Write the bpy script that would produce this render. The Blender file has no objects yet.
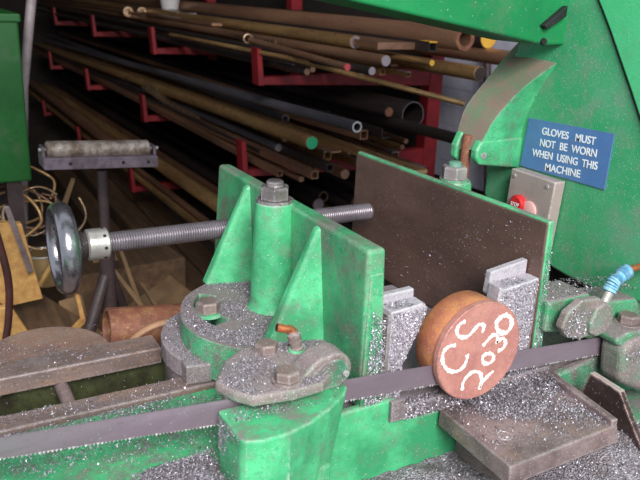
import bpy, bmesh, math, random
import numpy as np
from mathutils import Vector, Matrix
random.seed(7)
rng = np.random.default_rng(7)
C = bpy.context.scene.collection
S = bpy.context.scene
PI = math.pi

# ---------------------------------------------------------------- camera, light, exposure
# world: X to the right along the bed, Y away along the vice jaws, Z up; metres; origin = centre of the sawn bar's end face
cam = bpy.data.cameras.new('camera'); co = bpy.data.objects.new('camera', cam); C.objects.link(co)
cam.sensor_width = 36.0; cam.lens = 41.91; cam.clip_start = .02; cam.clip_end = 60
M = Matrix(((0.87321487, 0.12338906, -0.47145619), (-0.4858916, 0.29484786, -0.82278435), (0.03748526, 0.94754413, 0.31741924))).to_4x4()
M.translation = (-0.52516, -0.55608, 0.37079)
co.matrix_world = M
cam.dof.use_dof = True; cam.dof.focus_distance = .98; cam.dof.aperture_fstop = 11
S.camera = co

W = bpy.data.worlds.new('world'); S.world = W; W.use_nodes = True
bg = W.node_tree.nodes['Background']; bg.inputs[0].default_value = (0.80, 0.90, 1.0, 1); bg.inputs[1].default_value = .46

def area(name, loc, aim, sx, sy, power, col):
    l = bpy.data.lights.new(name, 'AREA'); l.shape = 'RECTANGLE'; l.size = sx; l.size_y = sy; l.energy = power; l.color = col
    o = bpy.data.objects.new(name, l); C.objects.link(o); o.location = loc
    o.rotation_euler = (Vector(aim) - Vector(loc)).to_track_quat('-Z', 'Y').to_euler()
    return o
area('doorway_daylight', (-.9, -2.3, 1.7), (0, .3, 0), 1.3, 1.2, 92, (1.0, .985, .97))

S.view_settings.view_transform = 'Standard'; S.view_settings.look = 'None'
S.view_settings.gamma = 1.0; S.view_settings.use_curve_mapping = False
S.view_settings.exposure = 0.85

# ---------------------------------------------------------------- materials
def newmat(name):
    m = bpy.data.materials.new(name); m.use_nodes = True
    nt = m.node_tree; b = nt.nodes['Principled BSDF']
    return m, nt, b
def N(nt, t, **k):
    n = nt.nodes.new(t)
    for a, v in k.items(): setattr(n, a, v)
    return n
def srgb(r, g, b):
    f = lambda c: (c/255/12.92) if c/255 <= .04045 else ((c/255+.055)/1.055)**2.4
    return (f(r), f(g), f(b), 1)
def pos(nt): return N(nt, 'ShaderNodeNewGeometry').outputs['Position']
def noise(nt, v, scale, detail=5, rough=.6, out='Fac'):
    n = N(nt, 'ShaderNodeTexNoise'); n.inputs['Scale'].default_value = scale; n.inputs['Detail'].default_value = detail
    n.inputs['Roughness'].default_value = rough; nt.links.new(v, n.inputs['Vector']); return n.outputs[out]
def ramp(nt, v, a, b, c0=(0, 0, 0, 1), c1=(1, 1, 1, 1)):
    r = N(nt, 'ShaderNodeValToRGB'); r.color_ramp.elements[0].position = a; r.color_ramp.elements[1].position = b
    r.color_ramp.elements[0].color = c0; r.color_ramp.elements[1].color = c1
    nt.links.new(v, r.inputs[0]); return r.outputs[0]
def mix(nt, f, a, b):
    m = N(nt, 'ShaderNodeMix', data_type='RGBA')
    for s, v in ((m.inputs[0], f), (m.inputs[6], a), (m.inputs[7], b)):
        if hasattr(v, 'links'): nt.links.new(v, s)
        else: s.default_value = v
    return m.outputs[2]
def math_(nt, op, a, b=0.5):
    m = N(nt, 'ShaderNodeMath', operation=op)
    for s, v in ((m.inputs[0], a), (m.inputs[1], b)):
        if hasattr(v, 'links'): nt.links.new(v, s)
        else: s.default_value = v
    m.use_clamp = True
    return m.outputs[0]
def speck(nt, p, scale, thr):
    """sparse bright grains: a small disc inside some voronoi cells"""
    v = N(nt, 'ShaderNodeTexVoronoi'); v.inputs['Scale'].default_value = scale; nt.links.new(p, v.inputs['Vector'])
    near = math_(nt, 'LESS_THAN', v.outputs['Distance'], .42)
    sep = N(nt, 'ShaderNodeSeparateColor'); nt.links.new(v.outputs['Color'], sep.inputs[0])
    some = math_(nt, 'LESS_THAN', sep.outputs[0], thr)
    return math_(nt, 'MULTIPLY', near, some)
def surface(name, base, dark, dirt=srgb(112, 98, 96), dirt_amt=.5, dust=0., dustcol=srgb(128, 116, 116), grains=.06, grain_scale=800,
            wear=0., wearcol=srgb(175, 190, 180), rough=.5, metal=0., bump=.25, scale=14, streak=None):
    m, nt, b = newmat(name); p = pos(nt); vec = p
    if streak:
        mp = N(nt, 'ShaderNodeMapping'); mp.inputs['Scale'].default_value = streak; nt.links.new(p, mp.inputs['Vector']); vec = mp.outputs[0]
    col = mix(nt, ramp(nt, noise(nt, vec, scale, 6), .38, .62), base, dark)
    # dirt patches with shapes of their own
    d = ramp(nt, noise(nt, vec, scale*2.6, 8, .7), .62-.22*dirt_amt, .72-.1*dirt_amt)
    d = math_(nt, 'MULTIPLY', d, dirt_amt)
    col = mix(nt, d, col, dirt)
    fine = noise(nt, p, 170, 3, .7)
    col = mix(nt, ramp(nt, fine, .56, .74), col, dark)
    if wear:
        bv = N(nt, 'ShaderNodeBevel'); bv.samples = 4; bv.inputs['Radius'].default_value = .005
        g = N(nt, 'ShaderNodeNewGeometry'); dp = N(nt, 'ShaderNodeVectorMath', operation='DOT_PRODUCT')
        nt.links.new(bv.outputs[0], dp.inputs[0]); nt.links.new(g.outputs['Normal'], dp.inputs[1])
        e = math_(nt, 'MULTIPLY', ramp(nt, dp.outputs['Value'], .80, .985, (1, 1, 1, 1), (0, 0, 0, 1)), ramp(nt, noise(nt, p, 120, 5, .7), .40, .55))
        col = mix(nt, math_(nt, 'MULTIPLY', e, wear), col, wearcol)
    if dust:
        g = N(nt, 'ShaderNodeNewGeometry'); sx = N(nt, 'ShaderNodeSeparateXYZ'); nt.links.new(g.outputs['Normal'], sx.inputs[0])
        up = ramp(nt, sx.outputs[2], .45, .9)
        dd = math_(nt, 'MULTIPLY', up, ramp(nt, noise(nt, p, 28, 6, .65), .62-.5*dust, .78-.4*dust))
        col = mix(nt, dd, col, dustcol)
    grains *= .35 if dust < .5 else .8
    if grains:
        col = mix(nt, speck(nt, p, grain_scale, grains), col, srgb(178, 172, 182))
        col = mix(nt, speck(nt, p, grain_scale*1.7, grains*1.5), col, srgb(84, 76, 80))
    nt.links.new(col, b.inputs['Base Color'])
    b.inputs['Metallic'].default_value = metal
    rr = ramp(nt, noise(nt, p, 60, 4), .3, .7, (rough-.1,)*3+(1,), (min(1, rough+.15),)*3+(1,)); nt.links.new(rr, b.inputs['Roughness'])
    bp = N(nt, 'ShaderNodeBump'); bp.inputs['Strength'].default_value = bump; bp.inputs['Distance'].default_value = .0015
    nt.links.new(noise(nt, p, 230, 5, .7), bp.inputs['Height']); nt.links.new(bp.outputs[0], b.inputs['Normal'])
    return m
G1 = srgb(84, 188, 130); G2 = srgb(50, 140, 92)
guide_dirt = surface('guide_grime', srgb(104, 134, 112), srgb(112, 96, 92), dirt=srgb(132, 114, 112), dirt_amt=1., dust=.9, dustcol=srgb(138, 124, 124), grains=.2, wear=1., wearcol=srgb(120, 190, 150), rough=.5, bump=.5)
green = surface('green_paint', G1, G2, dirt_amt=.5, dust=.35, grains=.07, wear=.9, rough=.38)
green_jaw = surface('green_jaw_paint', srgb(78, 172, 118), srgb(42, 116, 80), dirt=srgb(118, 104, 100), dirt_amt=.75, dust=.3, grains=.12, wear=1., wearcol=srgb(164, 160, 150), rough=.36, scale=10)
green_dusty = surface('green_paint_dusty', srgb(68, 170, 116), G2, dirt_amt=.9, dust=1.0, grains=.22, grain_scale=800, wear=.8, rough=.5)
green_dirty = surface('green_paint_dirty', srgb(64, 154, 106), srgb(56, 106, 80), dirt_amt=1., dust=.55, grains=.16, wear=.7, rough=.5)
green_head = surface('green_head_paint', srgb(48, 152, 98), srgb(84, 160, 118), dirt=srgb(120, 140, 122), dirt_amt=.6, dust=.9, dustcol=srgb(122, 102, 98), grains=.035, wear=.6, rough=.3, scale=9)
green_deep = surface('green_deep_paint', srgb(30, 128, 74), srgb(24, 106, 62), dirt_amt=.3, dust=.3, grains=.02, rough=.35, scale=5)
green_cab = surface('green_cabinet_paint', srgb(26, 104, 38), srgb(22, 88, 32), dirt_amt=.25, grains=0, rough=.45, scale=4)
iron = surface('bare_iron', srgb(150, 130, 130), srgb(100, 84, 84), dirt=srgb(156, 126, 112), dirt_amt=.5, grains=.2, wear=.7, wearcol=srgb(200, 190, 194), rough=.38, metal=.2, bump=.3)
iron_dusty = surface('bare_iron_dusty', srgb(146, 132, 134), srgb(96, 84, 86), dirt=srgb(122, 104, 98), dirt_amt=.6, dust=.6, dustcol=srgb(150, 140, 144), grains=.28, wear=.5, rough=.55, metal=.15, bump=.5)
jaw_brown = surface('jaw_face_steel', srgb(116, 90, 82), srgb(98, 76, 70), dirt=srgb(84, 66, 62), dirt_amt=.5, grains=.03, rough=.42, metal=.3, bump=.2, scale=9, streak=(1, .6, 1.8))
insert_m = surface('insert_aluminium', srgb(192, 184, 192), srgb(174, 166, 174), dirt=srgb(136, 126, 130), dirt_amt=.4, grains=.35, grain_scale=850, wear=.6, wearcol=srgb(215, 212, 222), rough=.55, metal=.15, bump=.8, scale=60)
rust = surface('rusty_steel', srgb(140, 88, 66), srgb(112, 66, 52), dirt=srgb(168, 130, 84), dirt_amt=.6, grains=.03, rough=.6, metal=.1, bump=.4, scale=30)
disc_m = surface('sawn_face', srgb(190, 132, 120), srgb(172, 114, 106), dirt=srgb(150, 100, 96), dirt_amt=.55, grains=.12, grain_scale=800, rough=.5, metal=.1, bump=.3, scale=30, wear=.6, wearcol=srgb(70, 60, 60))
barside = surface('bar_skin', srgb(196, 124, 88), srgb(164, 98, 78), dirt=srgb(196, 140, 84), dirt_amt=.7, grains=.08, rough=.45, metal=.1, bump=.5, scale=34)
rail_m = surface('rail_iron', srgb(134, 114, 108), srgb(98, 84, 80), dirt=srgb(160, 124, 98), dirt_amt=.55, dust=.2, grains=.12, wear=.9, wearcol=srgb(196, 186, 192), rough=.42, metal=.12, bump=.35, scale=18, streak=(.4, 1, 1))
chrome = surface('worn_chrome', srgb(170, 166, 172), srgb(140, 136, 142), dirt_amt=.15, grains=0, rough=.2, metal=.9, bump=.15)
thread_m = surface('thread_steel', srgb(146, 138, 144), srgb(124, 116, 122), dirt_amt=.2, grains=0, rough=.3, metal=.6, bump=.1)
bright = surface('bright_steel', srgb(208, 202, 198), srgb(176, 170, 164), dirt_amt=.25, grains=.03, rough=.3, metal=.6, bump=.25)
bolt_m = surface('bolt_steel', srgb(176, 168, 168), srgb(148, 138, 138), dirt=srgb(130, 108, 100), dirt_amt=.4, grains=.12, wear=.8, wearcol=srgb(220, 216, 220), rough=.38, metal=.4)
nut_m = surface('nut_steel', srgb(150, 142, 142), srgb(108, 98, 98), dirt=srgb(120, 100, 92), dirt_amt=.5, grains=.1, wear=1., wearcol=srgb(226, 220, 222), rough=.3, metal=.6)
bolt_dirty = surface('bolt_dirty', srgb(140, 120, 114), srgb(116, 100, 96), dirt_amt=.5, grains=.16, wear=.8, wearcol=srgb(190, 180, 180), rough=.5, metal=.2)
black = surface('flat_black', srgb(26, 26, 28), srgb(18, 18, 20), dirt_amt=.2, grains=.0, rough=.6)
oily = surface('oily_green', srgb(66, 70, 44), srgb(40, 38, 28), dirt=srgb(28, 24, 22), dirt_amt=.6, grains=.03, rough=.35)
copper = surface('copper', srgb(206, 120, 76), srgb(190, 116, 84), dirt_amt=.15, grains=0, rough=.28, metal=.7)
tape = surface('blue_tape', srgb(96, 160, 196), srgb(150, 190, 204), dirt=srgb(60, 96, 160), dirt_amt=.5, grains=0, rough=.5, scale=90)
chalk = surface('white_paint', srgb(246, 234, 230), srgb(232, 214, 208), dirt=srgb(210, 170, 160), dirt_amt=.2, grains=0, rough=.7, bump=.3, scale=60)
signblue = surface('sign_blue', srgb(74, 112, 166), srgb(84, 122, 170), dirt=srgb(96, 108, 140), dirt_amt=.45, grains=.02, wear=.5, wearcol=srgb(90, 80, 90), rough=.4, bump=.08)
signwhite = surface('sign_white', srgb(236, 236, 236), srgb(220, 222, 226), dirt_amt=.12, grains=0, rough=.5, bump=0)
panel_m = surface('panel_grey', srgb(176, 156, 150), srgb(166, 148, 146), dirt=srgb(140, 128, 124), dirt_amt=.35, grains=.03, wear=.9, wearcol=srgb(225, 210, 205), rough=.4, metal=.15)
red = surface('red_rack_paint', srgb(150, 34, 40), srgb(120, 26, 34), dirt=srgb(90, 30, 30), dirt_amt=.4, grains=0, rough=.5)
redbtn = surface('red_plastic', srgb(206, 44, 48), srgb(196, 40, 44), dirt_amt=.1, grains=0, rough=.3, bump=.02)
pinkbtn = surface('pale_plastic', srgb(228, 178, 172), srgb(218, 168, 164), dirt_amt=.2, grains=0, rough=.4, bump=.02)
blade_m = surface('blade_steel', srgb(138, 124, 134), srgb(122, 108, 118), dirt=srgb(112, 98, 104), dirt_amt=.35, grains=.02, rough=.36, metal=.3, bump=.05, scale=10, streak=(.15, 1, 3))
tooth_m = surface('tooth_steel', srgb(214, 206, 208), srgb(180, 172, 172), dirt_amt=.2, grains=.1, rough=.4, metal=.4)
roller_m = surface('roller_steel', srgb(204, 188, 178), srgb(132, 110, 96), dirt=srgb(96, 74, 56), dirt_amt=.7, grains=0, rough=.45, metal=.4, scale=30)
roller_frame_m = surface('roller_frame_paint', srgb(128, 112, 124), srgb(98, 84, 92), dirt=srgb(80, 66, 64), dirt_amt=.5, grains=.02, rough=.5, scale=40)
post_m = surface('dark_post', srgb(70, 54, 54), srgb(52, 40, 42), dirt_amt=.3, dirt=srgb(110, 80, 66), grains=0, rough=.5)
wood = surface('yellow_wood', srgb(216, 168, 100), srgb(190, 138, 80), dirt=srgb(150, 104, 64), dirt_amt=.4, grains=0, rough=.7, streak=(1, .1, 1), scale=40)
wood_dk = surface('old_timber', srgb(112, 84, 58), srgb(84, 62, 44), dirt=srgb(76, 56, 44), dirt_amt=.5, grains=0, rough=.8, streak=(1, .1, 1), scale=40)
card = surface('cardboard', srgb(140, 110, 78), srgb(116, 90, 64), dirt_amt=.2, grains=0, rough=.85)
floor_m = surface('concrete', srgb(96, 84, 76), srgb(76, 66, 60), dirt=srgb(52, 46, 44), dirt_amt=.6, grains=0, rough=.85, scale=4)
wall_m = surface('whitewash', srgb(196, 194, 210), srgb(178, 176, 192), dirt=srgb(150, 146, 160), dirt_amt=.4, grains=0, rough=.85, scale=9)
dark_wall = surface('dark_wall', srgb(52, 44, 42), srgb(42, 36, 34), dirt_amt=.2, grains=0, rough=.9, scale=5)
pipe_mats = {
 'ochre': surface('ochre_steel', srgb(200, 160, 108), srgb(160, 122, 82), dirt=srgb(104, 72, 54), dirt_amt=.5, grains=0, rough=.32, metal=.5, scale=12, streak=(1, .15, 1)),
 'brown': surface('brown_steel', srgb(164, 124, 98), srgb(128, 94, 76), dirt=srgb(150, 104, 76), dirt_amt=.5, grains=0, rough=.34, metal=.45, scale=12, streak=(1, .15, 1)),
 'grey': surface('grey_steel', srgb(110, 106, 112), srgb(84, 80, 86), dirt=srgb(70, 64, 66), dirt_amt=.4, grains=0, rough=.4, metal=.4, scale=12, streak=(1, .15, 1)),
 'dark': surface('dark_steel', srgb(66, 56, 54), srgb(50, 44, 44), dirt=srgb(90, 62, 50), dirt_amt=.35, grains=0, rough=.45, metal=.3, scale=12, streak=(1, .15, 1)),
 'pale': surface('pale_steel', srgb(188, 160, 132), srgb(160, 128, 96), dirt=srgb(110, 84, 66), dirt_amt=.4, grains=0, rough=.28, metal=.8, scale=12, streak=(1, .15, 1)),
}
cut_m = surface('cut_end', srgb(168, 152, 158), srgb(140, 124, 130), dirt_amt=.3, grains=0, rough=.4, metal=.4)
yellow_m = surface('yellow_end', srgb(232, 180, 70), srgb(222, 164, 50), dirt_amt=.25, grains=0, rough=.6)
greencap_m = surface('green_end', srgb(40, 190, 130), srgb(34, 170, 116), dirt_amt=.15, grains=0, rough=.5)
redend_m = surface('red_end', srgb(214, 96, 100), srgb(200, 80, 84), dirt_amt=.15, grains=0, rough=.5)
white_m = surface('white_plastic', srgb(226, 222, 222), srgb(206, 202, 202), dirt_amt=.2, grains=0, rough=.5)

def swarf_material(name, lo, hi):
    m, nt, b = newmat(name); p = pos(nt)
    v = N(nt, 'ShaderNodeTexVoronoi'); v.inputs['Scale'].default_value = 560; nt.links.new(p, v.inputs['Vector'])
    sep = N(nt, 'ShaderNodeSeparateColor'); nt.links.new(v.outputs['Color'], sep.inputs[0])
    c = ramp(nt, sep.outputs[0], .1, .95, lo, hi)
    c = mix(nt, ramp(nt, noise(nt, p, 40, 4), .42, .7), c, srgb(104, 92, 92))
    nt.links.new(c, b.inputs['Base Color']); b.inputs['Roughness'].default_value = .5; b.inputs['Metallic'].default_value = .2
    bp = N(nt, 'ShaderNodeBump'); bp.inputs['Strength'].default_value = .9; bp.inputs['Distance'].default_value = .002
    nt.links.new(v.outputs['Distance'], bp.inputs['Height']); nt.links.new(bp.outputs[0], b.inputs['Normal'])
    return m
swarf_bed = swarf_material('swarf_bed', srgb(92, 84, 88), srgb(188, 180, 190))
def flake_mat(name, cols):
    m, nt, b = newmat(name); g = N(nt, 'ShaderNodeNewGeometry')
    r = N(nt, 'ShaderNodeValToRGB'); r.color_ramp.interpolation = 'CONSTANT'
    while len(r.color_ramp.elements) < len(cols): r.color_ramp.elements.new(.5)
    for i, c in enumerate(cols): r.color_ramp.elements[i].position = i/len(cols); r.color_ramp.elements[i].color = c
    nt.links.new(g.outputs['Random Per Island'], r.inputs[0]); nt.links.new(r.outputs[0], b.inputs['Base Color'])
    b.inputs['Metallic'].default_value = .45; b.inputs['Roughness'].default_value = .35
    return m
flake_m = flake_mat('swarf_flakes', [srgb(104, 96, 102), srgb(206, 198, 208), srgb(156, 148, 158), srgb(182, 174, 186), srgb(128, 118, 126), srgb(172, 164, 174), srgb(144, 134, 142), srgb(198, 190, 202)])

# ---------------------------------------------------------------- geometry helpers
def obj(name, bm, mat, parent=None, bevel=0, seg=2, smooth=None, label=None):
    me = bpy.data.meshes.new(name); bmesh.ops.recalc_face_normals(bm, faces=bm.faces)
    if smooth:
        for f in bm.faces: f.smooth = True
        for e in bm.edges:
            if len(e.link_faces) == 2 and e.calc_face_angle(0) > smooth: e.smooth = False
    bm.to_mesh(me); bm.free()
    o = bpy.data.objects.new(name, me); C.objects.link(o)
    if isinstance(mat, (list, tuple)):
        for m_ in mat: me.materials.append(m_)
    else: me.materials.append(mat)
    if parent:
        o.parent = parent; o.matrix_parent_inverse = parent_inv(parent)
    if bevel:
        b = o.modifiers.new('bevel', 'BEVEL'); b.width = bevel; b.segments = seg; b.limit_method = 'ANGLE'; b.angle_limit = .6
        b.harden_normals = False
    if label: o['label'] = label
    return o
def world_of(p):
    m = Matrix.Translation(p.location)
    return world_of(p.parent) @ p.matrix_parent_inverse @ m if p.parent else m
def parent_inv(p): return world_of(p).inverted()
def thing(name, label, cat, loc=(0, 0, 0), group=None):
    o = bpy.data.objects.new(name, None); C.objects.link(o); o.location = loc; o.empty_display_size = .05
    o['label'] = label; o['category'] = cat
    if group: o['group'] = group
    return o
def tag(o, label, cat, group=None, kind=None):
    if label: o['label'] = label
    if cat: o['category'] = cat
    if group: o['group'] = group
    if kind: o['kind'] = kind
    return o
def B(): return bmesh.new()
def box(bm, x0, x1, y0, y1, z0, z1):
    v = [bm.verts.new((x, y, z)) for x in (x0, x1) for y in (y0, y1) for z in (z0, z1)]
    for f in ((0, 1, 3, 2), (4, 6, 7, 5), (0, 4, 5, 1), (2, 3, 7, 6), (0, 2, 6, 4), (1, 5, 7, 3)): bm.faces.new([v[i] for i in f])
    return bm
def hull8(bm, lower, upper):
    """lower, upper: matching loops of points"""
    a = [bm.verts.new(p) for p in lower]; b = [bm.verts.new(p) for p in upper]; n = len(a)
    bm.faces.new(a[::-1]); bm.faces.new(b)
    for i in range(n): bm.faces.new((a[i], a[(i+1) % n], b[(i+1) % n], b[i]))
    return bm
def prism(bm, pts, axis, a, b):
    """pts 2-D in the other two axes (in xyz order), extruded from a to b along axis"""
    def P(p, t): return {'x': (t, p[0], p[1]), 'y': (p[0], t, p[1]), 'z': (p[0], p[1], t)}[axis]
    return hull8(bm, [P(p, a) for p in pts], [P(p, b) for p in pts])
def frame(d):
    d = Vector(d).normalized(); u = d.orthogonal().normalized(); return d, u, d.cross(u)
def lathe(bm, p0, axis, prof, n=24, cap=True, phase=0.):
    """prof: (distance along axis, radius)"""
    d, u, w = frame(axis); p0 = Vector(p0); rings = []
    for t, r in prof:
        rings.append([bm.verts.new(p0 + d*t + (u*math.cos(phase+2*PI*i/n) + w*math.sin(phase+2*PI*i/n))*r) for i in range(n)])
    for a, b in zip(rings, rings[1:]):
        for i in range(n): bm.faces.new((a[i], a[(i+1) % n], b[(i+1) % n], b[i]))
    if cap: bm.faces.new(rings[0][::-1]); bm.faces.new(rings[-1])
    return bm
def cyl(bm, p0, p1, r0, r1=None, n=20):
    d = Vector(p1)-Vector(p0); return lathe(bm, p0, d, [(0, r0), (d.length, r0 if r1 is None else r1)], n)
def tube(bm, pts, r, n=8, cap=True):
    pts = [Vector(p) for p in pts]; rings = []; u = None
    for i, p in enumerate(pts):
        d = (pts[min(i+1, len(pts)-1)]-pts[max(i-1, 0)]).normalized()
        u = (u - d*u.dot(d)).normalized() if u else d.orthogonal().normalized()
        w = d.cross(u); rr = r[i] if isinstance(r, (list, tuple)) else r
        rings.append([bm.verts.new(p+(u*math.cos(2*PI*k/n)+w*math.sin(2*PI*k/n))*rr) for k in range(n)])
    for a, b in zip(rings, rings[1:]):
        for k in range(n): bm.faces.new((a[k], a[(k+1) % n], b[(k+1) % n], b[k]))
    if cap: bm.faces.new(rings[0][::-1]); bm.faces.new(rings[-1])
    return bm
def torus(bm, c, axis, R_, r, n=48, m=14, sq=1.):
    d, u, w = frame(axis); c = Vector(c); rings = []
    for i in range(n):
        a = 2*PI*i/n; rad = u*math.cos(a)+w*math.sin(a)
        rings.append([bm.verts.new(c+rad*(R_+r*math.cos(2*PI*k/m))+d*r*sq*math.sin(2*PI*k/m)) for k in range(m)])
    for i in range(n):
        a, b = rings[i], rings[(i+1) % n]
        for k in range(m): bm.faces.new((a[k], a[(k+1) % m], b[(k+1) % m], b[k]))
    return bm
def smoothpath(pts, k=6):
    pts = [Vector(p) for p in pts]; out = []
    for i in range(len(pts)-1):
        p0 = pts[max(i-1, 0)]; p1 = pts[i]; p2 = pts[i+1]; p3 = pts[min(i+2, len(pts)-1)]
        for j in range(k):
            t = j/k; out.append(.5*((2*p1)+(p2-p0)*t+(2*p0-5*p1+4*p2-p3)*t*t+(3*p1-p0-3*p2+p3)*t**3))
    return out+[pts[-1]]
def hexbolt(parent, c, r, h, name='bolt', mat=bolt_m, washer=None, wmat=None, stud=None, smat=None, phase=.3, axis=(0, 0, 1)):
    """hexagonal head or nut standing on c"""
    d = Vector(axis).normalized(); c = Vector(c)
    if washer: obj('washer', lathe(B(), c, d, [(0, washer), (.0035, washer), (.0035, .5*r)], 28), wmat or mat, parent, smooth=.6); c = c+d*.0035
    o = obj(name, lathe(B(), c, d, [(0, r), (h*.86, r), (h, r*.86)], 6, phase=phase), mat, parent, bevel=.0008)
    if stud: obj('stud', lathe(B(), c+d*h, d, [(0, stud), (stud*.45, stud), (stud*.65, stud*.75)], 18), smat or mat, parent, smooth=.7)
    return o

def flakes(name, label, zones, size=(.0009, .0019), parent=None, mat=None):
    """zones: list of (function(n) -> (points, normals), count); every chip is a small bent strip"""
    V = []; 
    for fn, cnt in zones:
        P, Nn = fn(cnt); n = len(P)
        a = rng.normal(size=(n, 3)); a = a/np.linalg.norm(a, axis=1)[:, None]
        # lie mostly along the surface
        a = a-(a*Nn).sum(1)[:, None]*Nn*rng.uniform(.3, 1, n)[:, None]; a /= np.linalg.norm(a, axis=1)[:, None]
        b = np.cross(Nn, a)+rng.normal(size=(n, 3))*.45; b /= np.linalg.norm(b, axis=1)[:, None]
        L = rng.uniform(size[0], size[1], n)[:, None]*rng.choice([1, 1, 1, 1.6], n)[:, None]; w = L*rng.uniform(.3, .6, n)[:, None]
        up = Nn*L*rng.uniform(.15, .5, n)[:, None]
        c = P+Nn*.0004
        V.append(np.stack([c-a*L/2-b*w/2, c-a*L/2+b*w/2, c-b*w/2+up, c+b*w/2+up, c+a*L/2-b*w/2, c+a*L/2+b*w/2], 1))
    V = np.concatenate(V); n = len(V); V = V.reshape(-1, 3)
    base = np.arange(n)[:, None]*6
    F = np.concatenate([base+np.array([0, 1, 3, 2]), base+np.array([2, 3, 5, 4])])
    me = bpy.data.meshes.new(name)
    me.vertices.add(len(V)); me.vertices.foreach_set('co', V.ravel())
    me.loops.add(F.size); me.loops.foreach_set('vertex_index', F.ravel().astype(np.int32))
    me.polygons.add(len(F)); me.polygons.foreach_set('loop_start', (np.arange(len(F))*4).astype(np.int32))
    me.update(); me.validate()
    o = bpy.data.objects.new(name, me); C.objects.link(o); me.materials.append(mat or flake_m)
    if parent: o.parent = parent; o.matrix_parent_inverse = parent_inv(parent)
    else: o['label'] = label; o['category'] = 'metal shavings'
    o['kind'] = 'stuff'
    return o
def inpoly(P, poly):
    x, y = P[:, 0], P[:, 1]; r = np.zeros(len(P), bool); n = len(poly)
    for i in range(n):
        x0, y0 = poly[i]; x1, y1 = poly[(i+1) % n]
        c = ((y0 > y) != (y1 > y)) & (x < (x1-x0)*(y-y0)/((y1-y0) or 1e-9)+x0); r ^= c
    return r
def on_poly(poly, plane='z', t=0., normal=None, dens=None):
    """random points in a polygon lying in the plane z=t (or x=t, y=t); dens(u, v) -> 0..1 keeps some"""
    poly = np.array(poly)
    def fn(n):
        lo, hi = poly.min(0), poly.max(0); out = np.zeros((0, 2))
        while len(out) < n:
            p = rng.uniform(lo, hi, (n*2, 2)); p = p[inpoly(p, poly)]
            if dens is not None: p = p[rng.uniform(size=len(p)) < dens(p[:, 0], p[:, 1])]
            out = np.concatenate([out, p])
        out = out[:n]; T = t(out[:, 0], out[:, 1]) if callable(t) else np.full(n, t)
        P = {'z': np.stack([out[:, 0], out[:, 1], T], 1), 'y': np.stack([out[:, 0], T, out[:, 1]], 1), 'x': np.stack([T, out[:, 0], out[:, 1]], 1)}[plane]
        nn = np.array(normal or (0, 0, 1), float); return P, np.tile(nn/np.linalg.norm(nn), (n, 1))
    return fn
def clump(sc=60, ph=0., base=.25):
    """patchy density"""
    return lambda u, v: np.clip(base+.5*(np.sin(u*sc+ph)*np.cos(v*sc*1.3+ph*2)+np.sin(u*sc*.37+v*sc*.6+ph)), .02, 1)
def mound(name, x0, x1, y0, y1, hfun, mat, parent=None, n=70):
    bm = B(); g = []
    for i in range(n+1):
        row = []
        for j in range(n+1):
            x = x0+(x1-x0)*i/n; y = y0+(y1-y0)*j/n; row.append(bm.verts.new((x, y, hfun(x, y))))
        g.append(row)
    for i in range(n):
        for j in range(n): bm.faces.new((g[i][j], g[i+1][j], g[i+1][j+1], g[i][j+1]))
    return obj(name, bm, mat, parent, smooth=1.5)

# ---------------------------------------------------------------- the room
FL = -.78
def struct(name, bm, m, **k): o = obj(name, bm, m, **k); o['kind'] = 'structure'; return o
struct('floor', box(B(), -2.2, 1.5, -2.4, 7.2, FL-.1, FL), floor_m)
struct('ceiling', box(B(), -2.2, 1.5, 1.0, 7.2, 1.7, 1.8), dark_wall)
struct('wall_left', box(B(), -1.3, -1.2, 1.3, 7.2, FL, 1.7), dark_wall)
struct('wall_back', box(B(), -1.2, 1.42, 7.2, 7.3, FL, 1.7), dark_wall)
wr = struct('wall_right', box(B(), 1.42, 1.5, .3, 7.2, FL, 1.7), dark_wall)  # whitewashed wall; the shade behind the rack is put into its dark colour
bm = B(); zz = FL; row = 0                        # painted brick courses in view on the right wall
brick_me = None
while zz < .75:
    yy = .5+(row % 2)*.11
    while yy < 1.9:
        if zz > -.35:
            if brick_me is None:
                o = obj('brick', box(B(), -.012, 0, 0, .213, 0, .0715), wall_m, wr, bevel=.003, seg=1); brick_me = o.data
            else:
                o = bpy.data.objects.new('brick', brick_me); C.objects.link(o); o.parent = wr
            o.location = (1.42, yy, zz)
        yy += .215
    zz += .073; row += 1

# ---------------------------------------------------------------- the saw bed
bed = thing('bandsaw_bed', 'green cast bed of the band saw with two long iron rails at left', 'saw bed', (0, .15, FL))
ZR = -.06
obj('rail', box(B(), -1.0, -.275, .268, .309, ZR-.022, ZR), rail_m, bed, bevel=.002)
obj('rail', box(B(), -1.0, -.235, .158, .187, ZR-.02, ZR), rail_m, bed, bevel=.002)
obj('trough_floor', box(B(), -1.0, -.2, .186, .31, -.16, -.15), oily, bed)
obj('trough_wall', box(B(), -1.0, -.2, .283, .309, -.15, ZR-.022), oily, bed)
obj('trough_wall', box(B(), -1.0, -.2, .15, .178, -.15, ZR-.02), oily, bed)
obj('cross_pin', lathe(B(), (-.397, .178, -.088), (0, 1, 0), [(0, .008), (.104, .008)], 14), iron, bed, smooth=.6)
# curved keeper plate round the swivel flange
pts = []
for a in np.linspace(math.radians(128), math.radians(206), 14): pts.append((-.165+.118*math.cos(a)*1.02, .222+.112*math.sin(a)))
inn = [(-.165+.092*math.cos(a), .222+.086*math.sin(a)) for a in np.linspace(math.radians(206), math.radians(128), 14)]
pts[-1:] = [(-.279, .165)]; inn[:1] = [(-.250, .160)]
obj('keeper_plate', prism(B(), pts+inn, 'z', ZR, -.036), iron_dusty, bed, bevel=.002)
obj('keeper_base', prism(B(), [(p[0]*.998+.004, p[1]) for p in pts]+inn, 'z', -.13, ZR-.001), iron_dusty, bed)
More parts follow.
